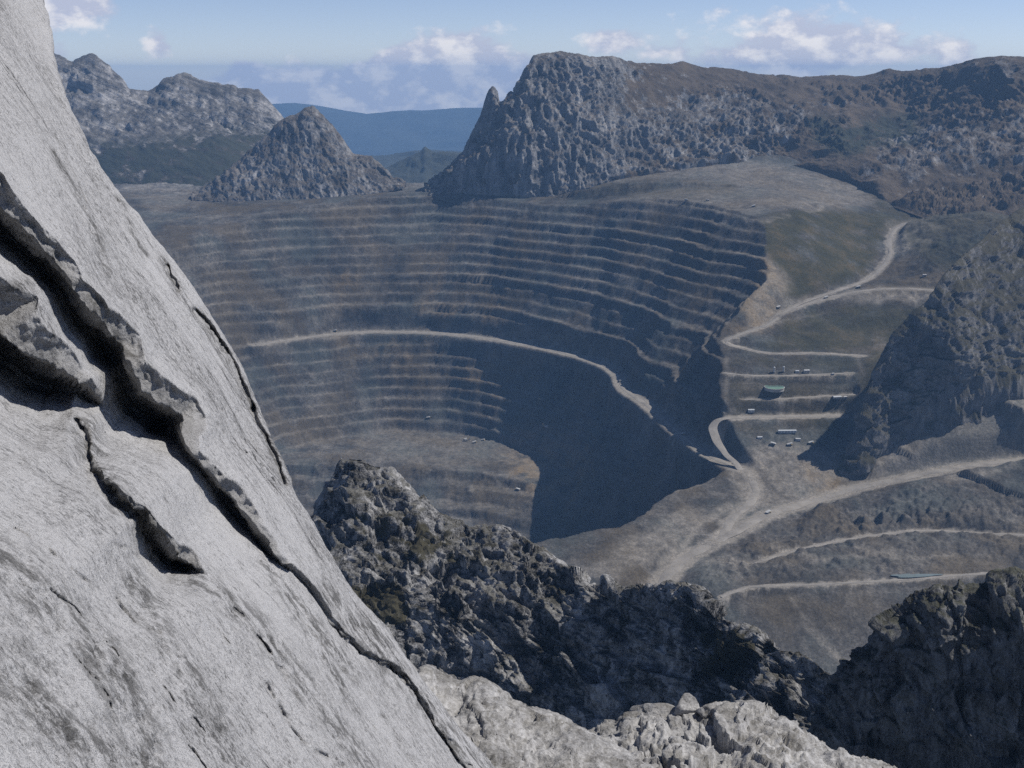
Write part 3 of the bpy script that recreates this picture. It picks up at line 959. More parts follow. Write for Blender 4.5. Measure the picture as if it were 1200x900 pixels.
# dark hill in the gap, blue ranges beyond
loft('hill', 120, [
    [(425, 224, 8200), (540, 228, 8200), (620, 230, 8200)],
    [(425, 215, 8700), (445, 200, 8700), (470, 188, 8800), (492, 178, 8800), (498, 171, 8800), (506, 177, 8800), (520, 178, 8800), (540, 180, 8800), (560, 190, 8800), (620, 200, 8800)]],
     [50], MAT_FAR, rock_disp(500, 30, 0.6, 0.3, True, 0.3, 5, 60), (0, 900, -500))
loft('far_hills', 160, [
    [(250, 214, 11500), (440, 212, 11500), (650, 212, 11500)],
    [(250, 185, 12500), (400, 190, 12500), (432, 183, 12500), (460, 180, 12500), (500, 176, 12500), (540, 178, 12500), (600, 178, 12500), (650, 180, 12500)]],
     [36], MAT_FAR, rock_disp(900, 60, 0.4, 0.2, True, 0.3, 5, 70), (0, 1200, -700))
loft('far_mountain_range', 220, [
    [(60, 205, 23000), (600, 200, 23000), (1200, 200, 23000)],
    [(60, 140, 26000), (250, 130, 26000), (320, 122, 26000), (345, 121, 26000), (370, 124, 26000), (395, 128, 26000), (430, 134, 26000), (465, 131, 26000), (500, 130, 26000), (530, 127, 26000), (560, 127, 26000), (640, 130, 26000), (1200, 135, 26000)]],
     [50], MAT_FAR, rock_disp(2000, 110, 0.4, 0.2, True, 0.22, 5, 80), (0, 1500, -900))

def ridge_zone(px, py, t):
    w = 12 * fbm((px, py), 30, 4, 0.6)
    v = soft_poly(px + w, py + w, [(812, 738), (835, 728), (885, 745), (905, 770), (860, 800), (815, 800)], 14) * 0.7
    v = np.maximum(v, 0.7 * soft_poly(px + w, py + w, [(410, 690), (470, 680), (480, 720), (440, 740)], 8))
    v = np.maximum(v, 0.55 * soft_poly(px + w, py + w, [(410, 600), (520, 610), (540, 660), (430, 650)], 12))
    return zone4(v, 0 * v)


# the rocky ridge in the middle distance
CREST = [(330, 640, 905), (365, 604, 900), (374, 585, 900), (386, 560, 900), (398, 541, 900), (412, 536, 900), (424, 536, 900), (440, 545, 895), (458, 549, 890), (480, 566, 880), (496, 589, 870), (515, 600, 860), (540, 616, 850),
         (560, 619, 845), (578, 615, 840), (592, 616, 835), (602, 622, 830), (622, 636, 820), (640, 650, 810), (664, 670, 790), (690, 686, 770), (728, 694, 745), (748, 697, 735), (762, 690, 725), (775, 685, 715), (788, 682, 710),
         (800, 690, 700), (812, 688, 695), (822, 694, 690), (830, 706, 680), (842, 726, 665), (862, 733, 650), (885, 741, 635), (905, 752, 620), (925, 760, 605), (945, 767, 590), (962, 780, 575), (985, 797, 560), (1020, 830, 550), (1080, 880, 540)]
SHOULDER = [(330, 665, 800), (390, 640, 815), (440, 672, 790), (470, 668, 790), (492, 655, 800), (515, 690, 780), (560, 712, 765), (610, 722, 755), (650, 714, 755), (700, 708, 740), (760, 704, 712), (800, 712, 690), (830, 740, 665),
            (860, 760, 635), (900, 780, 605), (960, 810, 565), (1080, 910, 530)]
FOOT = [(330, 800, 700), (400, 765, 720), (450, 760, 735), (490, 770, 740), (540, 800, 728), (600, 842, 716), (700, 868, 690), (760, 860, 665), (800, 850, 640), (830, 850, 610), (860, 850, 580), (900, 850, 560), (960, 868, 540), (1080, 960, 515)]
BOTTOM = [(330, 960, 690), (500, 960, 700), (700, 980, 670), (860, 960, 560), (960, 960, 530), (1080, 1060, 510)]
loft('rock_ridge', 520, [BOTTOM, FOOT, SHOULDER, CREST], [16, 120, 100], MAT_RIDGE, rock_disp(72, 7.0, 1.7, 0.15, True, 0.5, 6, 100, (0.5, 0.2, 0.85, 1.0), None, 0.6, 0.35), (30, 90, -130), zone=ridge_zone)

# dark buttress at lower right
MAT_BUTT = rock_material('buttress_limestone', 22, (0.26, 0.26, 0.256), (0.012, 0.012, 0.013), (0.032, 0.034, 0.018), 0.7, (1, 1, 0.4), 1.0, 1.0, (0.6, 0.95), bias=0.045).m
loft('rock_buttress', 300, [
    [(935, 1000, 400), (1300, 1030, 385)],
    [(935, 915, 412), (980, 900, 412), (1050, 900, 410), (1120, 880, 405), (1200, 900, 400), (1300, 900, 395)],
    [(935, 870, 422), (980, 820, 424), (1020, 775, 424), (1060, 740, 422), (1100, 725, 418), (1150, 735, 412), (1200, 740, 408), (1300, 740, 400)],
    [(935, 885, 430), (960, 838, 432), (970, 815, 434), (985, 790, 436), (1000, 770, 438), (1020, 746, 440), (1040, 725, 440), (1060, 711, 440), (1080, 697, 440), (1100, 690, 440), (1117, 686, 440), (1124, 677, 440),
     (1131, 687, 440), (1150, 681, 440), (1170, 672, 440), (1186, 667, 440), (1202, 668, 440), (1240, 655, 440), (1300, 640, 440)]],
     [14, 90, 50], MAT_BUTT, rock_disp(46, 5.0, 1.5, 0.3, True, 0.3, 6, 130, (0.9, 0, 0.3, 0.8), None, 0.6, 0.4), (25, 60, -90))

# ------------------------------------------------------------------ the great slab the camera stands on
def slab_material(name, light, dark, size=5.0):
    M = Mat(name, 0.9, 0.25)
    dip = (0, R(-30), 0)
    big = M.noise(size * 3.2, (1, 1, 1), 5, 0.6)
    # rain streaks and solution flutes run down the dip of the slab
    st = M.noise(size * 0.32, (1.0, 1.0, 0.35), 6, 0.70, rot=dip, dist=0.2)
    gr = M.noise(size * 0.060, (1, 1, 0.60), 5, 0.78, rot=dip)
    sp = M.noise(size * 0.030, (1, 1, 0.6), 4, 0.8, rot=dip)
    v = M.math('ADD', M.math('ADD', M.math('MULTIPLY', big, 0.28), M.math('MULTIPLY', sp, 0.30)), M.math('ADD', M.math('MULTIPLY', st, 0.27), M.math('MULTIPLY', gr, 0.40)))
    mid = tuple(0.62 * l + 0.38 * d for l, d in zip(light, dark))
    c = M.ramp(v, [(0.515, dark), (0.58, mid), (0.655, light)])
    # hairline cracks, in patches
    ck = M.noise(size * 0.50, (1.0, 1.0, 0.14), 5, 0.62, rot=(0, R(-24), 0), off=41, dist=0.8)
    line = M.rng(M.math('ABSOLUTE', M.math('SUBTRACT', ck, 0.5)), 0.0, 0.014, 1.0, 0.0)
    where = M.rng(M.noise(size * 1.6, (1, 1, 0.4), 4, 0.6, rot=dip, off=23), 0.52, 0.62)
    line = M.math('MULTIPLY', line, where)
    c = M.mix(M.math('MULTIPLY', line, 0.9), c, (0.035, 0.035, 0.035))
    z = M.zone()
    ln = M.rng(M.noise(size * 0.16, (1, 1, 0.5), 6, 0.75, rot=dip, off=17), 0.44, 0.60)
    c = M.mix(M.math('MULTIPLY', z[0], M.math('MULTIPLY', ln, 0.85)), c, (0.060, 0.059, 0.057))
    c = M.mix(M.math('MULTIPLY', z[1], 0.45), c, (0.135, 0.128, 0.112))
    M.color(c)
    M.bump(st, size * 0.05, 0.7)
    M.bump(gr, size * 0.026, 1.0)
    M.bump(sp, size * 0.010, 1.0)
    M.bump(M.math('MULTIPLY', line, -1.0), size * 0.02, 1.0)
    return M.m


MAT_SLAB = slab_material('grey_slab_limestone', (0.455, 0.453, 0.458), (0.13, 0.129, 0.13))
SLAB_N = np.array((0.86, 0.15, 0.50)); SLAB_N /= np.linalg.norm(SLAB_N)
SLAB_D = 15.0
SIL = [(-60, -260), (10, -150), (35, -60), (50, 0), (60, 60), (75, 110), (100, 170), (130, 215), (160, 250), (195, 300), (215, 325), (240, 360), (265, 400), (281, 430), (294, 460), (305, 482), (320, 515), (334, 550), (346, 580), (360, 603),
       (376, 637), (400, 680), (421, 706), (450, 737), (472, 768), (500, 803), (530, 842), (560, 880), (582, 908), (640, 990), (700, 1080), (760, 1160)]
U1 = [(-120, 90), (-50, 165), (0, 205), (22, 238), (46, 266), (64, 282), (86, 306), (100, 330), (112, 346), (128, 362), (150, 376), (164, 392), (173, 423), (200, 447), (233, 467), (243, 488), (243, 500), (236, 512), (238, 528),
      (254, 547), (277, 564), (297, 590), (311, 620), (330, 650), (347, 666), (382, 707), (404, 735), (434, 764), (470, 790), (503, 830), (563, 913), (703, 1088)]
L1 = [(-120, 180), (-50, 240), (0, 283), (20, 304), (40, 322), (63, 347), (84, 383), (117, 413), (133, 433), (137, 467), (147, 482), (170, 493), (193, 513), (227, 543), (253, 580), (275, 606), (294, 628), (316, 652), (341, 670), (377, 711), (399, 739), (429, 768), (465, 795), (498, 835), (558, 917), (698, 1092)]
U2 = [(-120, 250), (-50, 300), (0, 326), (20, 340), (38, 350), (42, 372), (56, 394), (75, 405), (91, 425), (106, 445), (118, 456), (123, 470)]
L2 = [(-120, 360), (-50, 400), (0, 434), (22, 451), (50, 464), (70, 466), (86, 463), (106, 471), (121, 474)]
U3 = [(92, 488), (104, 500), (108, 528), (122, 556), (142, 578), (168, 594), (190, 615), (208, 634), (228, 644), (238, 666)]
L3 = [(90, 492), (99, 506), (104, 534), (114, 560), (134, 588), (160, 606), (178, 642), (196, 662), (216, 668), (235, 670)]
CRACKS = [  # narrow fissures: course in the photograph, half width in px, depth in metres
    ([(345, 668), (380, 708), (402, 736), (432, 766), (468, 792), (500, 832)], 3.0, 1.2), ([(193, 312), (200, 326), (207, 340)], 3.5, 2.4), ([(228, 366), (243, 384), (262, 410), (284, 448), (298, 478)], 4.5, 3.6),
    ([(298, 478), (312, 510), (326, 545), (334, 566)], 3.4, 2.6), ([(244, 492), (262, 508), (276, 520), (290, 530)], 2.5, 0.8), ([(176, 330), (186, 352)], 1.8, 0.5), ([(170, 765), (186, 795), (205, 820)], 2.0, 0.5),
    ([(226, 842), (246, 870), (262, 892)], 2.0, 0.5), ([(312, 800), (332, 828), (350, 858), (372, 880), (402, 902)], 3.0, 0.8), ([(296, 740), (315, 762), (345, 795)], 2.2, 0.6), ([(130, 642), (150, 648), (178, 652)], 2.2, 0.6),
    ([(62, 255), (85, 282)], 1.6, 0.4), ([(20, 72), (40, 100)], 1.6, 0.3), ([(450, 836), (470, 866), (490, 896)], 2.5, 0.6), ([(500, 832), (540, 880), (570, 930)], 3.0, 0.9), ([(20, 530), (40, 555), (58, 575)], 2.5, 0.35),
    ([(290, 500), (302, 520), (318, 545)], 1.6, 0.5), ([(90, 60), (96, 120)], 1.2, 0.2),
    ([(225, 712), (262, 752), (300, 790)], 1.8, 0.45), ([(60, 690), (110, 735), (140, 770)], 1.8, 0.4), ([(330, 690), (362, 735), (398, 775), (440, 815)], 1.8, 0.45), ([(10, 610), (60, 640), (120, 690)], 1.6, 0.35),
    ([(400, 790), (430, 835), (470, 880)], 1.8, 0.5), ([(255, 690), (290, 730), (322, 770), (352, 815)], 2.4, 0.6), ([(115, 100), (150, 175), (182, 240)], 1.3, 0.35), ([(50, 120), (80, 190), (110, 250)], 1.3, 0.35),
    ([(210, 420), (240, 455), (262, 480)], 1.5, 0.4), ([(180, 250), (215, 310)], 1.2, 0.3), ([(140, 700), (160, 730), (185, 742)], 2.0, 0.5), ([(80, 770), (110, 800), (130, 840)], 2.0, 0.45), ([(200, 860), (225, 880), (240, 905)], 2.0, 0.5)]
STAINS = [([(100, 500), (112, 545), (140, 590), (200, 655), (250, 690), (300, 732), (350, 795), (400, 860), (440, 910)], 16), ([(0, 660), (60, 720), (120, 770), (150, 830), (170, 900)], 34), ([(232, 370), (262, 410), (285, 450), (310, 502), (334, 560)], 9), ([(190, 305), (207, 340)], 6), ([(120, 130), (140, 190)], 4), ([(60, 180), (100, 250), (130, 320)], 5), ([(140, 230), (170, 300)], 4), ([(300, 640), (340, 700), (420, 790)], 12), ([(150, 680), (200, 760), (260, 850)], 14), ([(350, 720), (420, 830)], 10),
          ([(100, 355), (135, 400), (170, 430)], 12), ([(0, 340), (60, 330)], 10), ([(380, 690), (430, 745), (480, 810)], 12), ([(430, 740), (520, 850), (570, 910)], 22), ([(0, 790), (60, 850), (120, 900)], 40), ([(235, 240), (300, 400)], 6)]


def build_slab():
    rows = np.linspace(-180, 1100, 560)
    s = np.array(SIL, float)
    pxs = np.interp(rows, s[:, 1], s[:, 0]) + 1.6 * fbm((rows, rows * 0 + 1.5), 30, 4, 0.6)
    u = np.concatenate([np.linspace(0, 0.28, 26)[:-1], np.linspace(0.28, 1, 400)])
    nu = len(u)
    PX = -330 + (pxs[:, None] + 330) * u[None]
    PY = np.repeat(rows[:, None], nu, 1)
    dx, dy, dz = ray(PX, PY)
    den = SLAB_N[0] * dx + SLAB_N[1] * dy + SLAB_N[2] * dz
    T = -SLAB_D / np.minimum(den, -0.08)

    wob = 3.5 * fbm((PX, PY), 34, 4, 0.5)
    qx, qy = PX + wob, PY + 3.5 * fbm((PX, PY), 26, 4, 0.55, off=50)

    def step(U, L, D, fade, wref):
        poly = list(U) + list(L)[::-1]
        ins = in_poly(qx, qy, poly)
        dU, _, _ = poly_dist(qx, qy, U); dL, _, _ = poly_dist(qx, qy, L)
        t = dU / (dU + dL + 1e-6)
        wloc = np.where(ins, dU + dL, np.abs(dU - dL))
        Dl = D * np.clip(wloc / wref, 0.0, 1.15)
        # a rounded lip, then an undercut that is deepest at the back
        prof = np.where(t < 0.5, 0.20 * t / 0.5, 0.20 + 0.80 * sstep(0.46, 0.9, t))
        out = np.where(dL <= dU, np.exp(-dL / fade), 0.0)
        lip = np.where((dL > dU) & ~ins, -0.16 * np.exp(-(dU / 26) ** 1.3) + 0.0 * dU, 0.0)
        lip = np.where(ins, -0.16 * (1 - t) ** 3, lip)
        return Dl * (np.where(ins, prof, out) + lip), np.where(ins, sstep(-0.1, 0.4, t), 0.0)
    r1, m1 = step(U1, L1, 0.22, 130, 58)
    r2, m2 = step(U2, L2, 0.36, 90, 80)
    r3, m3 = step(U3, L3, 0.10, 45, 24)
    T = T * (1 + r1 + r2 + r3)
    rel = np.zeros_like(T)
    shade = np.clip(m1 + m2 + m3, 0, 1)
    brk = fbm((PX, PY), 24, 4, 0.6, off=88)
    for pts, w, D in CRACKS:
        d, _, _ = poly_dist(qx * 0.5 + PX * 0.5, qy * 0.5 + PY * 0.5, pts)
        k = np.exp(-(d / (w * 0.8)) ** 2)
        if D <= 1.0:                                 # open in places, closed in others
            k = k * np.clip(0.55 + 1.6 * brk, 0.12, 1.0)
        rel = rel + (D if D > 1.0 else 1.45 * D) * k
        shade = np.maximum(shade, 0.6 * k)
    stain = np.zeros_like(rel)
    for pts, w in STAINS:
        d, _, _ = poly_dist(qx, qy, pts)
        stain = np.maximum(stain, np.exp(-(d / w) ** 2))
    # the surface bellies and the layers bulge
    rel = rel + 2.2 * fbm((PX, PY), 300, 3) 
    T = T + rel * np.clip(0.10 / np.maximum(-den, 0.02) * 1.2, 0.5, 1.0)
    P = np.stack([dx * T, dy * T, dz * T], -1)
    # roll-over behind the skyline edge
    edge = P[:, -1]; dire = edge / np.linalg.norm(edge, axis=1, keepdims=True)
    extra = []
    for q in np.concatenate([np.linspace(0.15, 3, 22), np.geomspace(3.4, 60, 22)]):
        extra.append(edge + dire * q + np.array((0.30, 0, 0)) * q - SLAB_N * (0.16 * q + 0.055 * q * q) * 0.8)
    P = np.concatenate([P, np.stack(extra, 1)], 1)
    ne = len(extra)
    stain = np.concatenate([stain, np.repeat(stain[:, -1:], ne, 1)], 1); shade = np.concatenate([shade, np.repeat(shade[:, -1:], ne, 1)], 1)
    # relief of the rock itself
    e_dip = np.array((0, 0, -1.0)) + SLAB_N * SLAB_N[2]; e_dip /= np.linalg.norm(e_dip)
    e_str = np.cross(SLAB_N, e_dip)
    a = (P @ e_str).astype(F); b = (P @ e_dip).astype(F); c = (P @ SLAB_N).astype(F)
    flute = fbm((a, b * F(0.10), c * F(0.3)), 1.5, 4, 0.55)
    gen = fbm((a, b * F(0.55), c), 7.0, 6, 0.52)
    pit = fbm((a, b, c), 0.9, 4, 0.6, ridged=True)
    fk, fe = facets((a.ravel(), (b * F(0.4)).ravel(), c.ravel()), 3.2, 3)
    fk = fk.reshape(a.shape)
    rough = np.clip(shade + 0.8 * stain + 0.15, 0, 1)
    h = 0.10 * flute * (0.35 + sstep(-0.2, 0.5, gen)) + 0.50 * gen + 0.035 * pit * (0.4 + 1.4 * stain) + 0.09 * fk * rough * rough + 0.18 * stain * np.minimum(pit, 0.2)
    h = h + 0.14 * shade * fbm((a, b, c), 2.2, 4, 0.6, off=9) + 0.34 * shade * flute
    keep = np.ones(P.shape[1]); keep[nu - 6:nu + 6] = 0.6
    P = P + SLAB_N * (h * keep[None])[..., None]
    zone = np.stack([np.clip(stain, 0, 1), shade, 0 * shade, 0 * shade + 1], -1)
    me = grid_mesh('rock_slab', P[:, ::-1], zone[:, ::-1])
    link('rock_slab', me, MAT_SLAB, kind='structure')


build_slab()

# ------------------------------------------------------------------ broken rock below the slab
MAT_NEAR = rock_material('near_broken_limestone', 9, (0.43, 0.425, 0.42), (0.09, 0.088, 0.086), (0.075, 0.066, 0.045), 0.4, (1, 1, 0.35), 1.2, 0.9, (0.8, 1.15)).m
loft('rock_rib', 300, [
    [(380, 1100, 92), (560, 1110, 84), (860, 1150, 80)],
    [(380, 900, 110), (480, 900, 112), (560, 950, 105), (700, 970, 100), (860, 1060, 90)],
    [(380, 780, 140), (450, 775, 140), (473, 769, 140), (489, 785, 140), (500, 780, 140), (520, 788, 139), (540, 796, 138), (558, 793, 137), (572, 798, 136), (600, 817, 134), (640, 833, 131), (680, 850, 128), (700, 862, 126),
     (740, 882, 122), (770, 902, 119), (860, 960, 110)]],
     [40, 130], MAT_NEAR, rock_disp(11, 0.7, 1.25, 0.25, True, 0.5, 6, 160, (0.7, 0, 0.7, 1.4), None, 0.5, 0.3), (16, 12, -40))
loft('rock_ledge', 300, [
    [(660, 1120, 105), (900, 1120, 105), (1150, 1150, 105)],
    [(660, 960, 128), (780, 935, 128), (900, 935, 128), (1000, 960, 126), (1150, 1010, 124)],
    [(660, 868, 160), (700, 852, 160), (724, 848, 160), (737, 838, 160), (770, 842, 160), (790, 836, 160), (810, 830, 160), (850, 828, 160), (880, 828, 160), (905, 838, 158), (930, 850, 156), (965, 870, 153), (1000, 885, 150), (1040, 902, 147), (1150, 950, 140)]],
     [30, 120], MAT_NEAR, rock_disp(15, 1.2, 1.6, 0.05, True, 0.5, 6, 180, (0.7, 0, 0.7, 1.2), None, 0.5, 0.3), (14, 14, -50))

# ------------------------------------------------------------------ loose boulders and the rock pillar
import bmesh


def boulder(name, px, py, Y, size, mat, label, cat, group=None, seed=0, rot=0.0, foot=True):
    bm = bmesh.new()
    bmesh.ops.create_icosphere(bm, subdivisions=5, radius=1.0)
    me = bpy.data.meshes.new(name)
    bm.to_mesh(me); bm.free()
    co = np.empty(len(me.vertices) * 3, F); me.vertices.foreach_get('co', co); co = co.reshape(-1, 3)
    p = [co[:, i] + F(seed * 7.3) for i in range(3)]
    # cut the ball by joint planes, then roughen it
    rs = np.random.default_rng(seed)
    rad = np.ones(len(co), F)
    for k in range(13):
        nn = rs.normal(size=3); nn /= np.linalg.norm(nn)
        d = co @ nn
        lim = rs.uniform(0.45, 0.8)
        rad = np.where(d > 1e-3, np.minimum(rad, lim / np.maximum(d, 1e-3)), rad)
    rad = rad * (1 + 0.09 * fbm(p, 0.9, 5, 0.6)) + 0.05 * facets(p, 0.5, seed)[0]
    co = co * rad[:, None] * np.array(size, F)
    c, s = math.cos(rot), math.sin(rot)
    co = np.stack([co[:, 0] * c - co[:, 1] * s, co[:, 0] * s + co[:, 1] * c, co[:, 2]], -1)
    me.vertices.foreach_set('co', co.astype(F).ravel())
    me.update()
    for q in me.polygons: q.use_smooth = True
    o = link(name, me, mat, label=label, cat=cat, group=group)
    o.location = W(px, py, Y)
    return o


boulder('rock_pillar', 713, 688, 742, (6.5, 6, 13), MAT_RIDGE, 'stubby grey rock pillar standing in the notch of the dark ridge', 'rock', seed=3)
for bx, by, bY, bs, br, sd, bl in (
        (742, 847, 157, (3.4, 2.4, 1.5), 0.3, 5, 'low flat boulder at the far left end of the broken ledge'),
        (770, 836, 158, (4.4, 2.8, 2.0), -0.2, 6, 'sloping pale boulder next to the far left one on the ledge'),
        (806, 834, 157, (2.8, 2.6, 2.5), 1.1, 9, 'tallest pale boulder of the broken ledge'),
        (838, 836, 156, (3.4, 2.4, 2.0), 0.5, 12, 'small pale boulder right of the tallest one on the ledge'),
        (874, 836, 155, (4.8, 3.0, 1.9), 0.2, 14, 'wide pale boulder at the right end of the broken ledge')):
    boulder('boulder', bx, by, bY, bs, MAT_NEAR, bl, 'boulder', 'boulders on the lower ledge', sd, br)

# ------------------------------------------------------------------ mine buildings and machines
WHITE = flat_material('white_paint', (0.42, 0.42, 0.41), 0.5, 0.08)
GREY = flat_material('grey_steel', (0.20, 0.20, 0.21), 0.5, 0.2)
DARK = flat_material('black_rubber', (0.02, 0.02, 0.021), 0.8, 0.2)
YELL = flat_material('faded_yellow_paint', (0.45, 0.33, 0.10), 0.5, 0.15)
ROOF = flat_material('pale_roof_sheet', (0.42, 0.44, 0.45), 0.45, 0.1, 6)
GLAS = flat_material('dark_glass', (0.02, 0.03, 0.04), 0.15, 0.1)
WATER = flat_material('green_process_water', (0.15, 0.26, 0.20), 0.12, 0.1, 20)
POND = flat_material('pale_blue_water', (0.15, 0.185, 0.19), 0.10, 0.1, 20)
CONC = flat_material('concrete', (0.33, 0.32, 0.30), 0.9, 0.12)


def bm_box(bm, c, s, bevel=0.0, taper=1.0):
    x, y, z = c; a, b, h = [q / 2 for q in s]
    vs_ = []
    for dz_ in (-1, 1):
        k = taper if dz_ > 0 else 1.0
        for dx_, dy_ in ((-1, -1), (1, -1), (1, 1), (-1, 1)):
            vs_.append(bm.verts.new((x + dx_ * a * k, y + dy_ * b * k, z + dz_ * h)))
    f = [(3, 2, 1, 0), (4, 5, 6, 7), (0, 1, 5, 4), (1, 2, 6, 5), (2, 3, 7, 6), (3, 0, 4, 7)]
    for q in f: bm.faces.new([vs_[i] for i in q])


def bm_cyl(bm, c, r, h, axis='Z', n=20, r2=None):
    r2 = r if r2 is None else r2
    lo, hi = [], []
    for i in range(n):
        t = 2 * math.pi * i / n
        u, v = math.cos(t), math.sin(t)
        for lst, rad, e in ((lo, r, -h / 2), (hi, r2, h / 2)):
            if axis == 'Z': p = (c[0] + u * rad, c[1] + v * rad, c[2] + e)
            elif axis == 'Y': p = (c[0] + u * rad, c[1] + e, c[2] + v * rad)
            else: p = (c[0] + e, c[1] + u * rad, c[2] + v * rad)
            lst.append(bm.verts.new(p))
    for i in range(n):
        j = (i + 1) % n
        bm.faces.new((lo[i], lo[j], hi[j], hi[i]))
    bm.faces.new(lo[::-1]); bm.faces.new(hi)


def part(name, mat, parent, fn):
    bm = bmesh.new()
    fn(bm)
    bmesh.ops.recalc_face_normals(bm, faces=bm.faces)
    me = bpy.data.meshes.new(name)
    bm.to_mesh(me); bm.free()
    return link(name, me, mat, parent=parent)


def thing(name, label, cat, loc, rz=0.0, group=None):
    o = bpy.data.objects.new(name, None)
    COL.objects.link(o)
    o.location = loc
    o.rotation_euler = (0, 0, rz)
    o.empty_display_size = 5
    o['label'] = label; o['category'] = cat
    if group: o['group'] = group
    return o


def copy_tree(o, parent=None):
    c = o.copy()
    COL.objects.link(c)
    c.parent = parent
    for ch in list(o.children): copy_tree(ch, c)
    return c


def haul_truck():
    t = thing('haul_truck', 'x', 'truck', (0, 0, 0))
    part('chassis', GREY, t, lambda b: bm_box(b, (0, 0, 2.6), (11.5, 3.6, 1.4)))

    def bed(b):
        pr = [(-6.2, 3.6), (-7.0, 4.6), (2.2, 7.0), (6.6, 7.3), (6.6, 6.7), (2.0, 5.6), (1.6, 3.9)]
        a_ = [b.verts.new((x, -3.6, z)) for x, z in pr]; c_ = [b.verts.new((x, 3.6, z)) for x, z in pr]
        for i in range(len(pr)):
            j = (i + 1) % len(pr)
            b.faces.new((a_[i], a_[j], c_[j], c_[i]))
        b.faces.new(a_[::-1]); b.faces.new(c_)
    part('dump_body', WHITE, t, bed)
    cab = part('cab', WHITE, t, lambda b: bm_box(b, (4.6, 1.6, 5.0), (2.2, 2.6, 2.4), taper=0.9))
    part('windscreen', GLAS, cab, lambda b: bm_box(b, (5.72, 1.6, 5.2), (0.1, 2.0, 1.1)))
    part('bonnet', YELL, t, lambda b: bm_box(b, (5.2, 0, 3.1), (2.6, 6.4, 1.6)))
    for x, w in ((4.0, 1.1), (-3.4, 2.2)):
        for s in (-1, 1):
            wl = part('wheel', DARK, t, lambda b: bm_cyl(b, (x, s * (3.7 - w / 2), 1.75), 1.75, w, 'Y', 18))
            part('rim', GREY, wl, lambda b: bm_cyl(b, (x, s * 3.72, 1.75), 0.85, 0.1, 'Y', 14))
    return t


def shovel():
    t = thing('mining_shovel', 'x', 'excavator', (0, 0, 0))
    for s in (-1, 1):
        part('crawler_track', DARK, t, lambda b: bm_box(b, (0, s * 3.4, 1.1), (10, 2.2, 2.2), taper=0.85))
    part('turntable', GREY, t, lambda b: bm_cyl(b, (0, 0, 2.6), 2.6, 0.9))
    h = part('machine_house', WHITE, t, lambda b: bm_box(b, (-1.8, 0, 6.0), (11, 7.5, 6.0), taper=0.94))
    part('counterweight', GREY, t, lambda b: bm_box(b, (-8.2, 0, 5.0), (1.8, 7.0, 3.6)))
    part('cab', WHITE, t, lambda b: bm_box(b, (4.6, 2.4, 7.2), (2.4, 2.4, 3.4)))

    def boom(b):
        pr = [(3.5, 3.5), (4.6, 3.2), (14.5, 12.4), (14.0, 13.6)]
        a_ = [b.verts.new((x, -0.8, z)) for x, z in pr]; c_ = [b.verts.new((x, 0.8, z)) for x, z in pr]
        for i in range(4):
            j = (i + 1) % 4
            b.faces.new((a_[i], a_[j], c_[j], c_[i]))
        b.faces.new(a_[::-1]); b.faces.new(c_)
    part('boom', YELL, t, boom)
    part('dipper_arm', GREY, t, lambda b: bm_box(b, (11.8, 0, 6.2), (7.5, 1.1, 1.0)))
    part('bucket', GREY, t, lambda b: bm_box(b, (16.4, 0, 5.6), (3.4, 3.8, 3.6), taper=0.8))
    return t


def place(o, px, py, rz, label, group=None, ymin=2300):
    x, y, z = ground_hit(px, py, ymin)
    z = float(ground_z(x, y))
    o.location = (x, y, z + 0.3)
    o.rotation_euler = (0, 0, rz)
    o['label'] = label
    if group: o['group'] = group
    return o


truck0 = haul_truck()
TRUCKS = [(393, 390, 0.05, 'white haul truck alone on the left end of the pit ramp'),
          (556, 520, 0.4, 'white haul truck beside the shovel on the pit floor'), (566, 517, -0.3, 'white haul truck queuing right of the shovel on the pit floor'),
          (607, 575, 2.8, 'white haul truck on the deep bench below the pit floor'), (502, 492, 0.2, 'white haul truck left behind on the back of the pit floor'),
          (804, 237, 3.0, 'left one of two white trucks on the dump terrace above the pit'), (829, 236, 3.1, 'right one of two white trucks on the dump terrace above the pit'),
          (883, 243, 0.3, 'white truck on the far dump terrace right of the pair'), (912, 363, 0.6, 'white haul truck where the upper road forks'), (800, 511, -0.7, 'white haul truck low on the shaded pit ramp'),
          (726, 448, -1.2, 'white haul truck on the bend of the pit ramp'), (1006, 338, 0.3, 'white haul truck on the dump platform road'), (968, 350, 0.4, 'white haul truck beside the piles on the platform road'),
          (900, 604, 0.6, 'white haul truck on the broad road in the foreground valley'), (862, 545, 1.9, 'white haul truck on the loop road above the junction'),
          (950, 524, 0.2, 'white haul truck parked at the right end of the yard'), (906, 522, 2.9, 'white haul truck parked in the yard below the long shed'), (925, 525, 0.1, 'white haul truck in the middle of the open yard')]
for i, (px_, py_, rz_, lab) in enumerate(TRUCKS):
    place(truck0 if i == 0 else copy_tree(truck0), px_, py_, rz_, lab, 'haul trucks of the mine')
sh0 = shovel()
place(sh0, 546, 517, 0.5, 'white and yellow mining shovel on the pit floor', 'mining shovels')
place(copy_tree(sh0), 640, 508, 2.6, 'mining shovel at the right edge of the pit floor', 'mining shovels')


def silo(px, py, label):
    t = thing('silo', label, 'silo', (0, 0, 0), 0, 'white silos on the terrace')
    part('shell', WHITE, t, lambda b: bm_cyl(b, (0, 0, 7.2), 2.7, 13.0, n=24))
    part('cone_roof', ROOF, t, lambda b: bm_cyl(b, (0, 0, 14.5), 2.8, 1.6, n=24, r2=0.4))
    part('base_ring', CONC, t, lambda b: bm_cyl(b, (0, 0, 0.35), 3.2, 0.7, n=24))
    part('ladder', GREY, t, lambda b: bm_box(b, (0, -2.8, 7), (0.5, 0.15, 12)))
    place(t, px, py, 0, label)


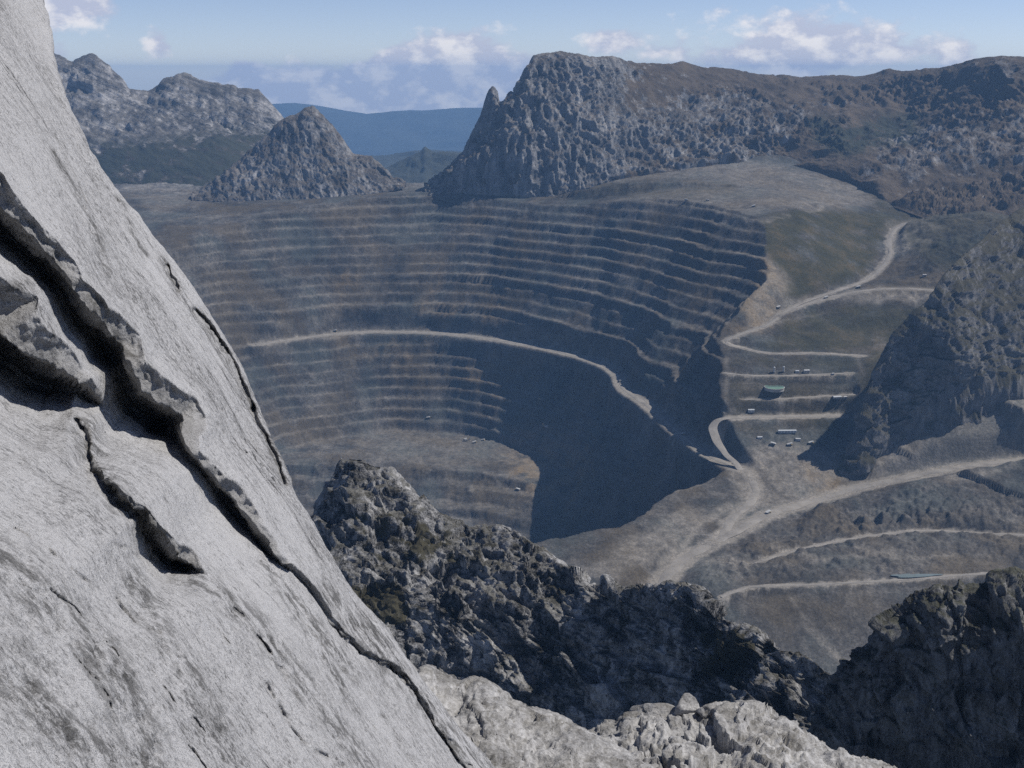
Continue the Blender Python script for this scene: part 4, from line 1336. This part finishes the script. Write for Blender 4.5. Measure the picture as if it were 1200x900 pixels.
silo(907, 438, 'left one of two slim white silos on the tank terrace')
silo(918, 438, 'right one of two slim white silos on the tank terrace')


def shed(px, py, w, d, h, rz, label, wall=WHITE, roof=ROOF, bays=3):
    t = thing('shed', label, 'shed', (0, 0, 0), 0, 'mine sheds')

    def roof_f(b):
        pr = [(-d / 2 - 0.5, h - 0.1), (0, h + d * 0.16), (d / 2 + 0.5, h - 0.1), (d / 2 + 0.5, h + 0.3), (0, h + d * 0.16 + 0.4), (-d / 2 - 0.5, h + 0.3)]
        a_ = [b.verts.new((-w / 2 - 0.5, y, z)) for y, z in pr]; c_ = [b.verts.new((w / 2 + 0.5, y, z)) for y, z in pr]
        for i in range(6):
            j = (i + 1) % 6
            b.faces.new((a_[i], a_[j], c_[j], c_[i]))
        b.faces.new(a_[::-1]); b.faces.new(c_)

    def wall_f(b):
        pr = [(-d / 2, -1.5), (d / 2, -1.5), (d / 2, h), (0, h + d * 0.15), (-d / 2, h)]
        a_ = [b.verts.new((-w / 2, y, z)) for y, z in pr]; c_ = [b.verts.new((w / 2, y, z)) for y, z in pr]
        for i in range(5):
            j = (i + 1) % 5
            b.faces.new((a_[i], a_[j], c_[j], c_[i]))
        b.faces.new(a_[::-1]); b.faces.new(c_)
    part('wall', wall, t, wall_f)
    part('roof', roof, t, roof_f)
    for i in range(bays):
        x = (i + 0.5) / bays * w - w / 2
        part('roller_door', GREY, t, lambda b: bm_box(b, (x, -d / 2 - 0.05, h * 0.38), (w / bays * 0.55, 0.12, h * 0.76)))
    place(t, px, py, rz, label)


shed(934, 437, 9, 8, 4, 0.0, 'small grey shed between the silos and the white shed', ROOF, ROOF, 1)
shed(945, 437, 14, 9, 6, 0.1, 'white shed at the right end of the tank terrace', WHITE, WHITE, 2)
shed(976, 441, 6, 5, 3, 0.0, 'tiny white hut far right on the tank terrace', WHITE, WHITE, 1)
shed(990, 471, 8, 6, 3.5, 0.2, 'small white hut on the slope right of the round tank', WHITE, WHITE, 1)
shed(880, 484, 16, 9, 5, 0.0, 'grey shed beside the upper loop road', ROOF, ROOF, 2)
shed(890, 517, 12, 7, 4, 0.1, 'low pale shed at the left side of the yard', WHITE, ROOF, 2)
shed(922, 511, 46, 9, 5, 0.03, 'long pale shed along the back of the yard', ROOF, ROOF, 6)
shed(935, 517, 12, 7, 4, -0.1, 'low pale shed in the middle of the yard', WHITE, WHITE, 2)
shed(1083, 326, 11, 7, 5, 0.0, 'white hut in the shade above the dump platform', WHITE, WHITE, 1)
shed(980, 477, 22, 10, 3, 0.2, 'pale flat roofed shed above the loop road', ROOF, ROOF, 3)

t = thing('thickener_tank', 'large round green water tank on the middle terrace', 'tank', (0, 0, 0))
part('shell', CONC, t, lambda b: bm_cyl(b, (0, 0, 1.8), 26, 8.0, n=48))
part('rim', CONC, t, lambda b: bm_cyl(b, (0, 0, 6.0), 27, 0.5, n=48))
part('water', WATER, t, lambda b: bm_cyl(b, (0, 0, 6.36), 25, 0.2, n=48))
part('bridge', GREY, t, lambda b: bm_box(b, (0, 0, 7.2), (54, 1.4, 0.9)))
place(t, 907, 463, 0.1, 'large round green water tank on the middle terrace')


# shallow pool on the gravel, pale blue
def pool():
    P = np.array([W(px_, py_, 2100) for px_, py_ in ((1040, 684),)])
    x, y, z = ground_hit(1072, 678, 2100)
    bm = bmesh.new()
    ring = []
    for i in range(40):
        a = 2 * math.pi * i / 40
        rr = 1 + 0.18 * math.sin(3 * a + 1) + 0.1 * math.sin(5 * a)
        ring.append(bm.verts.new((x + 48 * rr * math.cos(a), y + 9 * rr * math.sin(a) + 0.06 * 48 * math.cos(a), 0)))
    zz = max(float(ground_z(v.co.x, v.co.y)) for v in ring) * 0 + float(np.percentile([float(ground_z(v.co.x, v.co.y)) for v in ring], 80)) + 0.4
    for v in ring: v.co.z = zz
    bm.faces.new(ring)
    me = bpy.data.meshes.new('pool'); bm.to_mesh(me); bm.free()
    link('pool', me, POND, kind='structure')


pool()

# ------------------------------------------------------------------ the air
def haze():
    bm = bmesh.new()
    bm_box(bm, (0, 13700, -900), (44000, 29400, 2110))
    bmesh.ops.recalc_face_normals(bm, faces=bm.faces)
    me = bpy.data.meshes.new('haze'); bm.to_mesh(me); bm.free()
    m = bpy.data.materials.new('haze'); m.use_nodes = True
    nt = m.node_tree; nt.nodes.clear()
    out = nt.nodes.new('ShaderNodeOutputMaterial')
    v = nt.nodes.new('ShaderNodeVolumePrincipled')
    v.inputs['Color'].default_value = (0.30, 0.57, 1.0, 1)
    v.inputs['Density'].default_value = 3.8e-5
    v.inputs['Anisotropy'].default_value = 0.0
    nt.links.new(v.outputs[0], out.inputs['Volume'])
    o = link('haze', me, m, kind='stuff')
    return o


haze()
